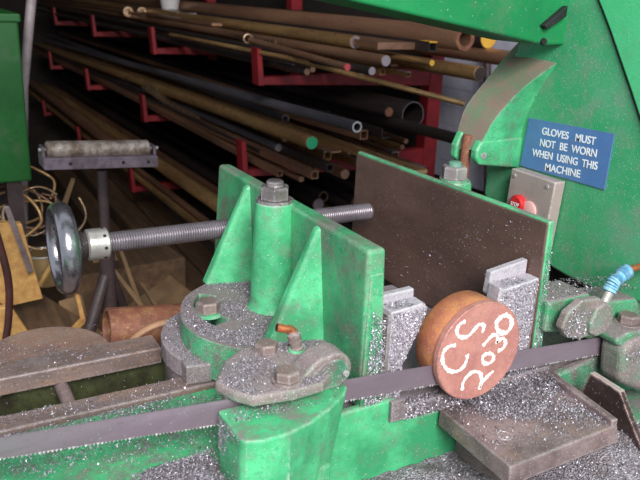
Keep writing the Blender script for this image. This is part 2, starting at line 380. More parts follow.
# slab under the vice with a lip at the front
obj('bed_plate', prism(B(), [(-.235, .158), (-.235, .034), (-.10, .034), (-.085, .020), (.14, .020), (.16, .03), (.62, .03), (.62, .205), (.2, .205), (.2, .33), (-.235, .33)], 'z', -.078, ZR-.001), iron_dusty, bed, bevel=.003)
obj('front_ledge', box(B(), -1.0, -.20, -.03, .157, -.085, -.065), surface('ledge_paint', srgb(72, 178, 118), srgb(54, 136, 92), dirt_amt=.75, dust=.12, grains=.14, rough=.42), bed, bevel=.003)
obj('front_casting', hull8(B(), [(-1.0, .02, -.2), (.34, .02, -.2), (.34, .15, -.2), (-1.0, .15, -.2)], [(-1.0, .025, -.082), (.34, .025, -.082), (.34, .15, -.082), (-1.0, .15, -.082)]), green, bed)
obj('front_web', hull8(B(), [(-.235, .024, -.145), (-.02, .024, -.145), (-.02, .034, -.145), (-.235, .034, -.145)], [(-.235, .024, -.05), (-.088, .024, -.05), (-.088, .034, -.05), (-.235, .034, -.05)]), green, bed, bevel=.003)
obj('bed_body', box(B(), -.9, .32, .05, .30, FL, -.2), green_deep, bed)
obj('front_web', prism(B(), [(.12, -.079), (.235, -.062), (.27, -.08), (.27, -.15), (.12, -.15)], 'y', .016, .03), green_dirty, bed, bevel=.004)
# semicircular rusty lug behind the rear rail
bm = B(); pl = [(-.50, .305)]+[(-.404+.076*math.cos(a), .312+.082*math.sin(a)) for a in np.linspace(PI, 0, 18)]+[(-.318, .305)]
obj('round_lug', prism(bm, pl, 'z', -.075, ZR-.002), surface('rusty_dusty', srgb(136, 112, 98), srgb(116, 92, 84), dirt=srgb(142, 94, 72), dirt_amt=.6, grains=.1, rough=.7, bump=.4, scale=22), bed, bevel=.003)

# ---------------------------------------------------------------- movable vice jaw
jaw = thing('movable_vise_jaw', 'green ribbed swivelling vice jaw with tall nut, left of the sawn bar', 'vise jaw', (-.15, .23, -.055))
X0, X1 = -.130, -.112
obj('jaw_plate', hull8(B(),
    [(X0-.004, .028, -.056), (X1+.007, .028, -.056), (X1+.004, .455, -.056), (X0-.002, .462, -.056)],
    [(X0-.003, .030, .126), (X1+.001, .030, .126), (X1, .437, .126), (X0, .439, .126)]), green_jaw, jaw, bevel=.0045, seg=3)
obj('jaw_end_face', hull8(B(), [(X0-.004, .0255, -.05), (X1+.006, .0255, -.05), (X1+.006, .03, -.05), (X0-.004, .03, -.05)],
    [(X0+.001, .0285, .10), (X1-.001, .0285, .10), (X1-.001, .032, .10), (X0+.001, .032, .10)]), green_jaw, jaw, bevel=.0025)
for y in (.33, .135):
    t = .006
    obj('rib', hull8(B(), [(-.196, y-t-.003, -.010), (X0, y-t-.020, -.010), (X0, y+t+.012, -.010), (-.196, y+t+.003, -.010)],
        [(X0-.006, y-t, .120), (X0+.002, y-t, .122), (X0+.002, y+t, .122), (X0-.006, y+t, .120)]), green, jaw, bevel=.004, seg=3)
bx, by = -.144, .2225
obj('boss', lathe(B(), (bx, by, -.010), (0, 0, 1), [(0, .034), (.006, .030), (.014, .0285), (.134, .0235), (.138, .0225)], 40), green, jaw, smooth=.9)
hexbolt(jaw, (bx, by, .128), .0185, .0165, name='nut', washer=.0225, stud=.0105, mat=nut_m)
# flange with curved slot
outer = [(-.120, .335), (-.165, .338), (-.203, .319), (-.235, .292), (-.256, .25), (-.263, .213), (-.258, .175), (-.235, .137), (-.205, .118), (-.16, .10), (-.125, .09)]
o3 = smoothpath([(x, y, 0) for x, y in outer], 4); outer = [(p.x, p.y) for p in o3]
bcx, bcy = -.146, .2325
slot = [(bcx+.0935*math.cos(a), bcy+.0935*math.sin(a)) for a in np.linspace(math.radians(137), math.radians(203), 14)]
slot += [(bcx+.069*math.cos(a), bcy+.069*math.sin(a)) for a in np.linspace(math.radians(203), math.radians(137), 14)]
bm = B()
def loop(pts, z):
    vs = [bm.verts.new((x, y, z)) for x, y in pts]; return vs, [bm.edges.new((vs[i], vs[(i+1) % len(vs)])) for i in range(len(vs))]
tops = [loop(outer, -.008), loop(slot, -.008)]; bots = [loop(outer, -.056), loop(slot, -.056)]
bmesh.ops.triangle_fill(bm, edges=tops[0][1]+tops[1][1], use_beauty=True)
bmesh.ops.triangle_fill(bm, edges=bots[0][1]+bots[1][1], use_beauty=True)
for (a, _), (b, _) in zip(tops, bots):
    for i in range(len(a)): bm.faces.new((a[i], a[(i+1) % len(a)], b[(i+1) % len(a)], b[i]))
obj('swivel_flange', bm, green_dusty, jaw, bevel=.0025)
hexbolt(jaw, (-.2235, .241, -.012), .0155, .014, name='bolt_head', mat=bolt_dirty, washer=.0200, wmat=green, phase=.1)

def insert(parent, front, rear, ribx):
    pass
ins = thing('jaw_insert', 'light grey stepped jaw insert gripping the left side of the bar', 'jaw insert', (-.08, .05, -.06), 'stepped jaw inserts')
obj('front_step', prism(B(), [(-.099, -.058), (-.079, -.058), (-.079, -.014), (-.056, .034), (-.051, .048), (-.056, .056), (-.099, .052)], 'y', .030, .050), insert_m, ins, bevel=.0015)
obj('rear_step', prism(B(), [(-.1055, -.058), (-.070, -.058), (-.055, .03), (-.056, .065), (-.1055, .063)], 'y', .0505, .060), insert_m, ins, bevel=.0015)
obj('edge_strip', box(B(), -.1040, -.0992, .0285, .050, -.058, .050), iron_dusty, ins, bevel=.0008)
ins2 = thing('jaw_insert', 'light grey stepped jaw insert gripping the right side of the bar', 'jaw insert', (.08, .05, -.06), 'stepped jaw inserts')
obj('front_step', prism(B(), [(.056, -.058), (.107, -.058), (.112, .058), (.058, .052), (.0515, .056), (.0495, .034)], 'y', .030, .050), insert_m, ins2, bevel=.0015)
obj('rear_step', prism(B(), [(.060, -.058), (.1105, -.058), (.1105, .075), (.054, .067), (.052, .04), (.060, .03)], 'y', .0505, .060), insert_m, ins2, bevel=.0015)
obj('lower_tab', prism(B(), [(-.098, -.075), (-.080, -.075), (-.080, -.05), (-.098, -.05)], 'y', .018, .0235), iron_dusty, ins, bevel=.001)
obj('edge_strip', box(B(), .107, .1115, .0295, .050, -.058, .056), iron, ins2, bevel=.0008)

# ---------------------------------------------------------------- fixed vice jaw
fj = thing('fixed_vise_jaw', 'fixed vice jaw with broad brown steel face and green edge', 'vise jaw', (.12, .24, -.06))
obj('jaw_plate', hull8(B(), [(.1155, .028, -.059), (.133, .028, -.059), (.133, .452, -.059), (.1155, .452, -.059)],
    [(.1155, .030, .1275), (.124, .030, .1275), (.124, .450, .126), (.1155, .450, .126)]), green, fj, bevel=.002, seg=2)
obj('jaw_face', hull8(B(), [(.1125, .0285, -.059), (.1155, .0285, -.059), (.1155, .452, -.059), (.1125, .452, -.059)],
    [(.1125, .0305, .125), (.1155, .0305, .125), (.1155, .449, .1225), (.1125, .449, .1225)]), jaw_brown, fj, bevel=.0015)
obj('boss', lathe(B(), (.148, .243, -.05), (0, 0, 1), [(0, .03), (.17, .024), (.174, .022)], 32), green, fj, smooth=.8)
hexbolt(fj, (.146, .243, .1235), .0185, .018, name='nut', washer=.020, wmat=green, stud=.0095, smat=surface('stud_pale_green', srgb(120, 170, 150), srgb(110, 150, 134), dirt_amt=.2, rough=.4, metal=.3))
obj('back_rib', box(B(), .128, .20, .236, .250, -.059, .08), green, fj, bevel=.004)

# ---------------------------------------------------------------- screw and handwheel
sc = thing('vise_screw', 'long threaded vice screw with chrome handwheel at its left end', 'vise screw', (-.34, .372, .05))
prof = []; pitch = .0034; x = 0
L = .405
while x < L-.004: prof += [(x, .0112), (x+pitch*.45, .0134), (x+pitch*.6, .0134)]; x += pitch
prof += [(L-.003, .0125), (L, .011)]
obj('threaded_rod', lathe(B(), (-.310, .372, .0505), (1, 0, -.004), prof, 22), thread_m, sc, smooth=1.2)
bm = lathe(B(), (-.338, .372, .0505), (1, 0, 0), [(0, .018), (.002, .0205), (.026, .0205), (.028, .018)], 32)
cl = obj('collar', bm, bright, sc, smooth=.6)
for k in range(8):
    a = 2*PI*k/8
    obj('collar_hole', lathe(B(), (-.317, .372+.0195*math.cos(a), .0505+.0195*math.sin(a)), (0, math.cos(a), math.sin(a)), [(0, .0022), (.0014, .0022)], 10), black, cl)
hw = obj('handwheel', torus(B(), (-.366, .372, .0505), (1, 0, 0), .0500, .0092, 64, 16, 1.35), chrome, sc, smooth=2)
dk = surface('cast_web', srgb(84, 74, 76), srgb(52, 46, 48), dirt_amt=.4, grains=.06, rough=.4, metal=.4, bump=.6)
obj('web', lathe(B(), (-.3665, .372, .0505), (1, 0, 0), [(.004, .042), (0, .043), (.0, .018), (.010, .018), (.010, .030), (.006, .043)], 40, cap=False), dk, hw, smooth=.6)
obj('hub', lathe(B(), (-.372, .372, .0505), (1, 0, 0), [(0, .012), (.004, .016), (.014, .024), (.034, .0165)], 28), dk, hw, smooth=.6)
for k in range(3):
    a = 2*PI*k/3+.5; c, s = math.cos(a), math.sin(a)
    obj('spoke', tube(B(), [(-.352, .372+.012*c, .0505+.012*s), (-.358, .372+.028*c, .0505+.028*s), (-.366, .372+.041*c, .0505+.041*s)], [.010, .007, .007], 10), dk, hw, smooth=1)

# ---------------------------------------------------------------- sawn bar with painted marks
bar = thing('steel_bar', 'round rust-coloured steel bar with CS 2030 painted on its sawn end', 'steel bar', (0, .02, -.059))
r = .0570
obj('bar_body', lathe(B(), (.003, .010, -.0015), (0, 1, 0), [(0, r-.0006), (.001, r), (.031, r), (.034, r-.002)], 72), barside, bar, smooth=.7)
obj('cut_slice', lathe(B(), (.003, .0, -.0015), (0, 1, 0), [(0, r+.0006), (.0012, r+.0015), (.0078, r+.0015), (.0085, r)], 72), disc_m, bar, smooth=.5)
strokes = {
 'C': [(-.0340, .0138), (-.0425, .0146), (-.0490, .0105), (-.0507, .0040), (-.0487, -.0051), (-.0401, -.0152), (-.0285, -.0189), (-.0195, -.015), (-.0157, -.0059), (-.0167, -.0007)],
 'S': [(-.0238, .0403), (-.0317, .038), (-.0345, .0306), (-.0299, .0233), (-.0192, .0211), (-.0108, .0268), (-.004, .0326), (.0033, .0296), (.0021, .0217)],
 '2': [(-.0176, -.0451), (-.0171, -.034), (-.0067, -.0253), (.0056, -.0292), (.0088, -.0360), (.0020, -.0440), (-.0030, -.0500)],
 '2foot': [(-.0030, -.0500), (.0099, -.0435), (.0182, -.0345), (.0250, -.0296)],
 '0': [(.0141, -.0057), (.0222, -.0101), (.0228, -.0168), (.0153, -.0195), (.0083, -.0155), (.0076, -.0085), (.0141, -.0057)],
 '3': [(.0048, .0046), (.0118, .0108), (.0189, .0156), (.0258, .0117), (.0255, .0050), (.0258, .0056), (.0345, .0082), (.0389, .0008), (.0352, -.0052), (.0279, -.0062)],
 '0b': [(.0314, .0379), (.0414, .0321), (.0445, .0218), (.037, .0143), (.0251, .0196), (.0217, .0307), (.0314, .0379)]}
strokes['2'] = [(-.0176, -.0451), (-.0171, -.034), (-.0067, -.0253), (.0046, -.0282), (.0090, -.0373), (.0075, -.0480)]
strokes['2foot'] = [(.0070, -.0500), (.0112, -.0420), (.0182, -.0355), (.0257, -.0310)]
for k, pts in strokes.items():
    sp = smoothpath([(p[0]+.001, 0, p[1]) for p in pts], 6); w0 = .0029 if k != '0b' else .0036; bm = B(); prev = None
    n_ = len(sp)
    for i, p in enumerate(sp):
        d = (sp[min(i+1, n_-1)]-sp[max(i-1, 0)]).normalized(); s_ = Vector((d.z, 0, -d.x))
        w = w0*(.75+.35*math.sin(i*1.3)*math.sin(i*.7)); w *= .6 if i in (0, n_-1) else 1
        cur = [bm.verts.new(p+s_*w+Vector((0, -.0002, 0))), bm.verts.new(p+s_*w*.6+Vector((0, -.0007, 0))), bm.verts.new(p-s_*w*.6+Vector((0, -.0007, 0))), bm.verts.new(p-s_*w+Vector((0, -.0002, 0)))]
        if prev:
            for j in range(3): bm.faces.new((prev[j], prev[j+1], cur[j+1], cur[j]))
        prev = cur
    obj('painted_mark', bm, chalk, bar, smooth=1)

# ---------------------------------------------------------------- blade
bl = thing('cutting_band', 'long grey band saw blade running through the sawn bar', 'saw blade', (-.2, .012, .0))
sl = -.0778
def btop(x): return -.0155+sl*(x-0)          # blade top edge height
T_ = .0011; stations = [(-1.0, -.6), (-.8, -.5), (-.65, -.4), (-.55, -.33), (-.49, -.28), (-.42, -.2), (-.36, -.1), (-.33, -.04), (-.30, 0.), (-.2, 0), (0, 0), (.2, 0), (.30, .0), (.42, 0)]
bm = B(); prev = None; HB = .0245
for x, tw in stations:
    zt = btop(x); h = HB; dy = -math.sin(tw)*h
    q = [Vector((x, .012-T_/2, zt)), Vector((x, .012+T_/2, zt)), Vector((x, .012+T_/2+dy, zt-h*math.cos(tw))), Vector((x, .012-T_/2+dy, zt-h*math.cos(tw)))]
    cur = [bm.verts.new(v) for v in q]
    if prev:
        for j in range(4): bm.faces.new((prev[j], prev[(j+1) % 4], cur[(j+1) % 4], cur[j]))
    else: bm.faces.new(cur)
    prev = cur
bm.faces.new(prev[::-1]); obj('blade_band', bm, blade_m, bl)
bm = B(); x = -1.0                            # the row of fine teeth, one part
def stw(x):
    for (a, ta), (b, tb) in zip(stations, stations[1:]):
        if a <= x <= b: return ta+(tb-ta)*(x-a)/(b-a)
    return 0
while x < .41:
    p = .0034; tw = stw(x); zt = btop(x)-HB*math.cos(tw); y = .012-math.sin(tw)*HB; s_ = .0006*random.choice((-1, 0, 1))
    a = [(x, y-T_/2, zt+.0005), (x+p*.95, y-T_/2, zt+.0005), (x+p*.25, y-T_/2+s_, zt-.0018)]
    b = [(x, y+T_/2, zt+.0005), (x+p*.95, y+T_/2, zt+.0005), (x+p*.25, y+T_/2+s_, zt-.0018)]
    hull8(bm, a, b); x += p
tt = obj('tooth_row', bm, tooth_m, bl); tt['kind'] = 'stuff'

# ---------------------------------------------------------------- left blade guide
gl = thing('blade_guide', 'green blade guide block with two bolts and copper coolant nozzle, left of the bar', 'blade guide', (-.24, .0, -.07))
fp = [(-.303, .0085), (-.3035, -.044), (-.300, -.049), (-.285, -.055), (-.262, -.054), (-.235, -.047), (-.207, -.034), (-.182, -.018), (-.172, -.006), (-.169, .0085)]
obj('front_block', hull8(B(), [(x+.004 if x < -.25 else x-.035, y+.004 if y < 0 else y, -.20) for x, y in fp], [(x, y, .001) for x, y in fp]), green, gl, bevel=.004, seg=3)
rp = [(-.292, .016), (-.290, .03), (-.276, .062), (-.250, .082), (-.178, .075), (-.170, .016)]
obj('rear_block', hull8(B(), [(x, y, -.064) for x, y in rp], [(x, y, .009) for x, y in rp]), guide_dirt, gl, bevel=.004, seg=2)
cp = [(-.300, .026), (-.291, .0), (-.279, -.016), (-.240, -.022), (-.208, -.020), (-.190, -.006), (-.180, .020), (-.182, .060), (-.215, .078), (-.250, .080), (-.276, .062)]
obj('clamp_plate', hull8(B(), [(x, y, .0095) for x, y in cp], [(x*.99-.002, y*.98+.001, .021) for x, y in cp]), guide_dirt, gl, bevel=.004, seg=3)
hexbolt(gl, (-.229, .062, .0205), .0125, .010, name='bolt_head', mat=bolt_dirty, phase=.1)
hexbolt(gl, (-.2385, -.004, .0205), .0125, .010, name='bolt_head', mat=bolt_dirty, washer=.0145, phase=.5)
obj('guide_rivet', lathe(B(), (-.176, -.007, .017), (.2, -1, .1), [(0, .0035), (.0025, .003)], 12), bolt_m, gl, smooth=.6)
# rounded roller arm
ap = [(-.232, .004), (-.228, .014), (-.212, .030), (-.202, .037)]+[(-.186+.0195*math.cos(a), .0195+.0195*math.sin(a)) for a in np.linspace(PI*.62, -PI*.55, 14)]+[(-.2, .0)]
obj('roller_arm', prism(B(), ap, 'y', -.004, .024), guide_dirt, gl, bevel=.003, seg=3)
obj('roller_cover', prism(B(), [((x+.19)*.78-.19, (z-.02)*.78+.019) for x, z in ap], 'y', -.0065, -.003), green_dirty, gl, bevel=.0012)
nz = thing('coolant_nozzle', 'bent copper coolant nozzle in a steel fitting on left blade guide', 'nozzle', (-.205, .047, .021))
fd = Vector((-.22, .05, 1)).normalized(); f0 = Vector((-.200, .050, .0215))
obj('fitting', lathe(B(), f0, fd, [(0, .0075), (.003, .0075), (.004, .0062), (.010, .0062), (.0105, .0072), (.019, .0072), (.0195, .0055), (.022, .0055)], 14), bolt_dirty, nz, smooth=.5)
obj('base_ring', lathe(B(), f0-Vector((0, 0, .0015)), (0, 0, 1), [(0, .0095), (.0035, .0085)], 20), green, nz, smooth=.6)
f1 = f0+fd*.020
obj('copper_pipe', tube(B(), smoothpath([f1, f1+Vector((-.003, .001, .004)), (-.213, .0515, .0465), (-.222, .053, .0495)], 4), .0044, 12), copper, nz, smooth=1)
obj('pipe_bore', lathe(B(), (-.2216, .053, .0494), (-.009, .0015, .003), [(0, .0033), (.0008, .0033)], 12), black, nz)

# ---------------------------------------------------------------- right blade guide
gr = thing('blade_guide', 'dusty green blade guide with a rounded clamp at the right edge', 'blade guide', (.22, 0, -.06))
pp = [(.128, .024), (.121, .006), (.132, -.008), (.155, -.016), (.178, -.014), (.196, .004), (.194, .024), (.180, .034), (.150, .036)]
obj('guide_pad', prism(B(), pp, 'y', -.006, .006), guide_dirt, gr, bevel=.003, seg=3)
pp2 = [(.178, -.0145), (.186, -.012)]+[(.184+.0185*math.cos(a), .0075+.0215*math.sin(a)) for a in np.linspace(-1.2, 2.0, 10)]+[(.170, .024), (.163, .006), (.166, -.008)]
obj('pad_face', prism(B(), pp2, 'y', -.012, .002), guide_dirt, gr, bevel=.003, seg=3)
obj('guide_body', prism(B(), [(.12, .030), (.19, .030), (.20, .016), (.34, .0), (.36, -.05), (.21, -.04), (.17, -.02), (.12, -.01)], 'y', .018, .07), green_dusty, gr, bevel=.004)
kp = [(.208, -.030), (.224, -.022), (.27, -.020), (.315, -.03), (.32, -.10), (.30, -.115), (.268, -.104), (.236, -.090), (.214, -.078)]
obj('clamp_body', prism(B(), kp, 'y', -.030, .008), guide_dirt, gr, bevel=.009, seg=4)
obj('clamp_top', prism(B(), [(.202, -.018), (.225, -.012), (.33, -.022), (.33, -.036), (.215, -.032), (.204, -.026)], 'y', -.022, .03), green_dusty, gr, bevel=.004, seg=3)
hexbolt(gr, (.247, .0, -.0155), .0135, .011, name='bolt_head', mat=bolt_dirty, washer=.0165, phase=.2)
hose = thing('coolant_pipe', 'steel and copper coolant pipe bound with blue tape on right guide', 'pipe', (.19, 0, .01))
obj('steel_pipe', tube(B(), [(.186, .0, .006), (.203, .0, .040)], .0062, 14), bright, hose, smooth=1)
obj('copper_pipe', tube(B(), smoothpath([(.203, 0, .040), (.212, 0, .052), (.235, .0, .061), (.27, .0, .0605), (.33, .0, .05)], 5), .0044, 12), copper, hose, smooth=1)
bm = B()
pth = smoothpath([(.2005, 0, .037), (.207, 0, .048), (.220, .0, .056), (.233, .0, .060)], 5)
for i in range(len(pth)-2):
    d = (pth[i+2]-pth[i]).normalized(); lathe(bm, pth[i]+Vector((0, random.uniform(-.001, .001), 0)), d, [(0, .0068), (.001, random.uniform(.0075, .0098)), (.0032, random.uniform(.0068, .009))], 12)
obj('tape_wrap', bm, tape, hose, smooth=.9)

# ---------------------------------------------------------------- chip plate and fence plate at lower right
tray = thing('offcut_plate', 'flat steel offcut plate strewn with swarf below the sawn bar', 'plate', (.05, -.04, -.16))
obj('plate', hull8(B(), [(-.031, .018, -.096), (-.034, -.103, -.098), (.135, -.097, -.098), (.150, .036, -.096)], [(-.029, .020, -.076), (-.033, -.100, -.076), (.131, -.094, -.076), (.148, .041, -.076)]), iron, tray, bevel=.0015)
obj('bent_corner', prism(B(), [(.122, -.0935), (.131, -.094), (.1505, .037), (.141, .041)], 'z', -.077, -.0685), iron, tray, bevel=.0015)
obj('plate_support', box(B(), .0, .03, -.06, .02, -.2, -.097), iron, tray, bevel=.001)
obj('dimple', torus(B(), (.0, -.055, -.0757), (0, 0, 1), .008, .0009, 24, 6), iron, tray, smooth=2)
fen = thing('stop_plate', 'dark upright steel stop plate with pale cut edge at lower right', 'plate', (.17, -.06, -.14))
obj('plate', prism(B(), [(-.017, -.059), (-.062, -.0615), (-.078, -.083), (-.125, -.14), (-.13, -.22), (.0, -.22), (-.008, -.10)], 'x', .170, .1785), surface('dark_plate', srgb(74, 58, 56), srgb(58, 46, 46), dirt_amt=.2, grains=.06, wear=1., wearcol=srgb(205, 170, 160), rough=.45, metal=.3), fen, bevel=.0006)
obj('edge_face', hull8(B(), [(.170, -.017, -.0592), (.1785, -.017, -.0592), (.1785, -.062, -.0617), (.170, -.062, -.0617)], [(.170, -.017, -.0584), (.1785, -.017, -.0584), (.1785, -.062, -.0609), (.170, -.062, -.0609)]), panel_m, fen)
obj('bracket_block', box(B(), .180, .30, -.05, .012, -.2, -.125), green_dirty, fen, bevel=.003)

# sump below with heaps of swarf
sump = tag(mound('swarf_heap', -.45, .55, -.45, .022, lambda x, y: -.142+.035*math.exp(-(((x-.17)/.075)**2+((y+.075)/.05)**2))+.065*math.exp(-(((x+.355)/.055)**2+((y+.02)/.035)**2))+.0035*math.sin(x*90+y*40)*math.cos(y*75)+.002*math.sin(x*210)*math.sin(y*190+1), swarf_bed, n=90),
    'dark bed of metal swarf lying in the sump under the plate', 'metal shavings', kind='stuff')
def sumph(x, y): return -.141+.035*np.exp(-(((x-.17)/.075)**2+((y+.075)/.05)**2))+.065*np.exp(-(((x+.355)/.055)**2+((y+.02)/.035)**2))
obj('sump_pan', box(B(), -.9, .62, -.5, .05, -.26, -.2), green_deep, bed)

# ---------------------------------------------------------------- saw head
head = thing('saw_frame', 'green cast saw head and arm filling the right edge and top', 'saw head', (.35, .2, 0))
XH = .28
hp = [(.325, .07), (.325, .16), (.31, .25), (.285, .315), (.27, .37), (.27, .62), (-.9, .62), (-.9, .08), (-.3, .055), (-.1, .022), (.012, .004), (.042, .0), (.075, -.0045), (.101, -.005), (.135, -.004), (.162, -.001), (.2, .006), (.26, .03)]
obj('head_casting', prism(B(), hp, 'x', XH, XH+.16), green_head, head, bevel=.004, seg=3)
gp = [(.152, .63), (.148, .40), (.146, .372), (.137, .360), (.120, .336), (.075, .268), (.0, .15), (-.08, .03), (-.3, .06), (-.9, .1), (-.9, .63)]
obj('guard_gap_shade', prism(B(), [(y+.007, z+.002) for y, z in gp], 'x', XH-.0025, XH+.002), black, head)  # sheet whose black colour stands in for the shade in the guard gap
obj('wheel_guard', prism(B(), [(y, z) for y, z in gp], 'x', XH-.006, XH-.0025), surface('green_guard_paint', srgb(76, 182, 124), srgb(64, 168, 112), dirt_amt=.2, grains=.03, rough=.34, scale=5), head, bevel=.002)
# main beam along the top
obj('main_beam', prism(B(), [(-.75, .470), (-.072, .362), (.12, .332), (.245, .312), (.285, .312), (.285, .62), (-.75, .62)], 'y', .20, .31), green_deep, head, bevel=.004, seg=3)
obj('beam_lip', prism(B(), [(.230, .338), (.236, .333), (.268, .350), (.268, .364)], 'y', .190, .20), black, head, bevel=.001)
obj('beam_bolt', lathe(B(), (.240, .20, .317), (0, -1, 0), [(0, .005), (.004, .0045)], 8), black, head)
# hinge bracket: a ribbed arm with two lugs
ridge = [(.198, .259, .160), (.207, .254, .184), (.215, .248, .206), (.232, .236, .236), (.251, .222, .262), (.284, .205, .291)]
back = [(.195, .310, .153), (.203, .310, .186), (.214, .310, .217), (.250, .310, .257), (.288, .310, .296), (.310, .300, .322)]
root = [(.284, .2595, .140), (.284, .2595, .170), (.284, .254, .200), (.284, .242, .232), (.284, .224, .262), (.285, .206, .290)]
broot = [(.320, .310, .140), (.320, .310, .165), (.320, .310, .185), (.320, .310, .22), (.320, .310, .250), (.320, .300, .30)]
ridge, back, broot, root = [smoothpath(q, 5) for q in (ridge, back, broot, root)]
bm = B(); rows = [[bm.verts.new(p) for p in q] for q in zip(ridge, back, broot, root)]
bm.faces.new(rows[0]); bm.faces.new(rows[-1][::-1])
for q, w in zip(rows, rows[1:]):
    for k in range(4):
        f_ = bm.faces.new((q[k], q[(k+1) % 4], w[(k+1) % 4], w[k])); f_.material_index = 1 if k == 0 else 0
obj('hinge_arm', bm, [green, surface('green_dust_top', srgb(132, 122, 106), srgb(94, 132, 98), dirt=srgb(142, 114, 108), dirt_amt=.8, grains=.05, rough=.45, wear=.5)], head, smooth=.5)
obj('hinge_lug', prism(B(), [(.203, .175), (.195, .160), (.195, .147), (.203, .138), (.284, .127), (.284, .175)], 'y', .256, .271), green, head, bevel=.004, seg=3)
obj('hinge_lug', prism(B(), [(.200, .180), (.191, .160), (.191, .142), (.200, .134), (.225, .140), (.284, .165), (.284, .18)], 'y', .297, .312), green, head, bevel=.004, seg=3)
obj('hinge_pin', lathe(B(), (.208, .2545, .152), (0, 1, 0), [(0, .0048), (.06, .0048)], 14), bolt_m, head, smooth=.6)
obj('hinge_rod', tube(B(), [(.200, .284, .178), (.198, .284, .150), (.200, .284, .03)], .0075, 12), rust, head, smooth=1)
obj('lower_body', box(B(), .33, .62, .1, .34, -.2, .04), surface('dark_red_iron', srgb(72, 40, 42), srgb(54, 34, 36), dirt_amt=.3, grains=.02, rough=.6), head)
obj('pivot_cap', lathe(B(), (.20, .30, .03), (0, 0, 1), [(0, .02), (.062, .02), (.066, .016)], 24), iron, head, smooth=.6)
# sign
sg = thing('warning_sign', 'blue warning sign with white capitals about gloves on green casting', 'sign', (XH-.001, .17, .17))
def yz(pts, x0, x1): return hull8(B(), [(x0, y, z) for y, z in pts], [(x1, y, z) for y, z in pts])
obj('sign_plate', yz([(.2455, .2055), (.092, .2094), (.0935, .134), (.252, .1325)], XH-.002, XH), signblue, sg, bevel=.0005)
mt = Matrix(((0, 0, -1, 0), (-1, 0, 0, 0), (0, 1, 0, 0), (0, 0, 0, 1)))   # text x -> -Y, text y -> +Z, facing -X
def text(body, yl, yr, zb, capz, tilt, mat, parent, x=XH-.0023, name='lettering'):
    cu = bpy.data.curves.new(name, 'FONT'); cu.body = body; cu.size = capz/.70; cu.extrude = .0002; cu.offset = .00022*capz/.01
    o = bpy.data.objects.new(name, cu); C.objects.link(o); bpy.context.view_layer.update()
    wd = o.dimensions.x
    me = bpy.data.meshes.new_from_object(o); bpy.data.objects.remove(o)
    o = bpy.data.objects.new(name, me); C.objects.link(o); me.materials.append(mat)
    k = (yl-yr)/max(wd, 1e-6)
    mw = Matrix.Translation((x, yl, zb)) @ mt @ Matrix.Rotation(tilt, 4, 'Z') @ Matrix.Diagonal((k, 1, 1, 1))
    me.transform(mw); o.parent = parent; o.matrix_parent_inverse = parent_inv(parent)
    return o
text('GLOVES   MUST', .2165, .1195, .1868, .0102, .028, signwhite, sg)
text('NOT  BE  WORN', .2175, .1150, .1696, .0104, .042, signwhite, sg)
text('WHEN  USING  THIS', .2290, .1094, .1526, .0104, .044, signwhite, sg)
text('MACHINE', .2015, .1370, .1370, .0104, .060, signwhite, sg)
# control panel, sits proud of the casting
cpn = thing('control_panel', 'small grey control panel with red button below blue sign', 'control panel', (XH-.01, .21, .04))
obj('panel_box', yz([(.2470, .1315), (.1600, .1300), (.1670, .020), (.2530, .020)], XH-.022, XH-.0022), panel_m, cpn, bevel=.0015)
lb = lambda y, z, r_, m_, d_, nm, l_=None: obj(nm, lathe(B(), (XH-.022, y, z), (-1, 0, 0), [(0, r_), (d_*.7, r_), (d_, r_*.8)], 24), m_, cpn, smooth=.6, label=l_)
lb(.222, .083, .0140, redbtn, .009, 'push_button', 'red push button')
lb(.202, .078, .0145, pinkbtn, .004, 'push_button', 'pale pink push button')
text('STOP', .2310, .2145, .0805, .0055, 0, signwhite, cpn, x=XH-.0314, name='button_mark')
for (y, z) in ((.239, .122), (.173, .121)): lb(y, z, .0032, bolt_m, .0015, 'screw')

# ---------------------------------------------------------------- swarf scattered on everything
uni = None
flangepoly = [(-.135, .32), (-.203, .315), (-.235, .288), (-.254, .25), (-.26, .213), (-.255, .175), (-.233, .140), (-.20, .12), (-.14, .10)]
flakes('metal_swarf', 'fine bright swarf spread over the green jaw flange', [
    (on_poly(flangepoly, 'z', -.0078, dens=lambda u, v: np.where((np.abs(np.hypot(u-bcx, v-bcy)-.081) < .0135) & (np.abs(np.arctan2(v-bcy, -(u-bcx))) < .72), .0, 1.)*clump(45, 1, .7)(u, v)), 12000),
    (on_poly([(-.278, .165), (-.250, .160), (-.238, .215), (-.222, .285), (-.235, .31), (-.262, .29), (-.282, .24)], 'z', -.0358), 1800)], size=(.0007, .0015))
flakes('metal_swarf', 'swarf crusted over top of the left blade guide', [
    (on_poly([(-.296, .024), (-.288, .002), (-.277, -.014), (-.240, -.020), (-.208, -.018), (-.19, .0), (-.184, .060), (-.215, .074), (-.250, .076), (-.274, .06)], 'z', .0212, dens=clump(50, 2, .45)), 4200),
    (on_poly([(-.262, .0), (-.30, .0), (-.30, -.02), (-.2, -.024), (-.18, -.01), (-.18, .005)], 'z', .0012, dens=clump(60, 2, .4)), 700),
    (on_poly([(-.045, -.001), (.004, -.001), (.006, -.09), (-.04, -.09)], 'x', -.3036, (-1, 0, 0), dens=clump(70, 1, .4)), 1500)], size=(.0007, .0015))
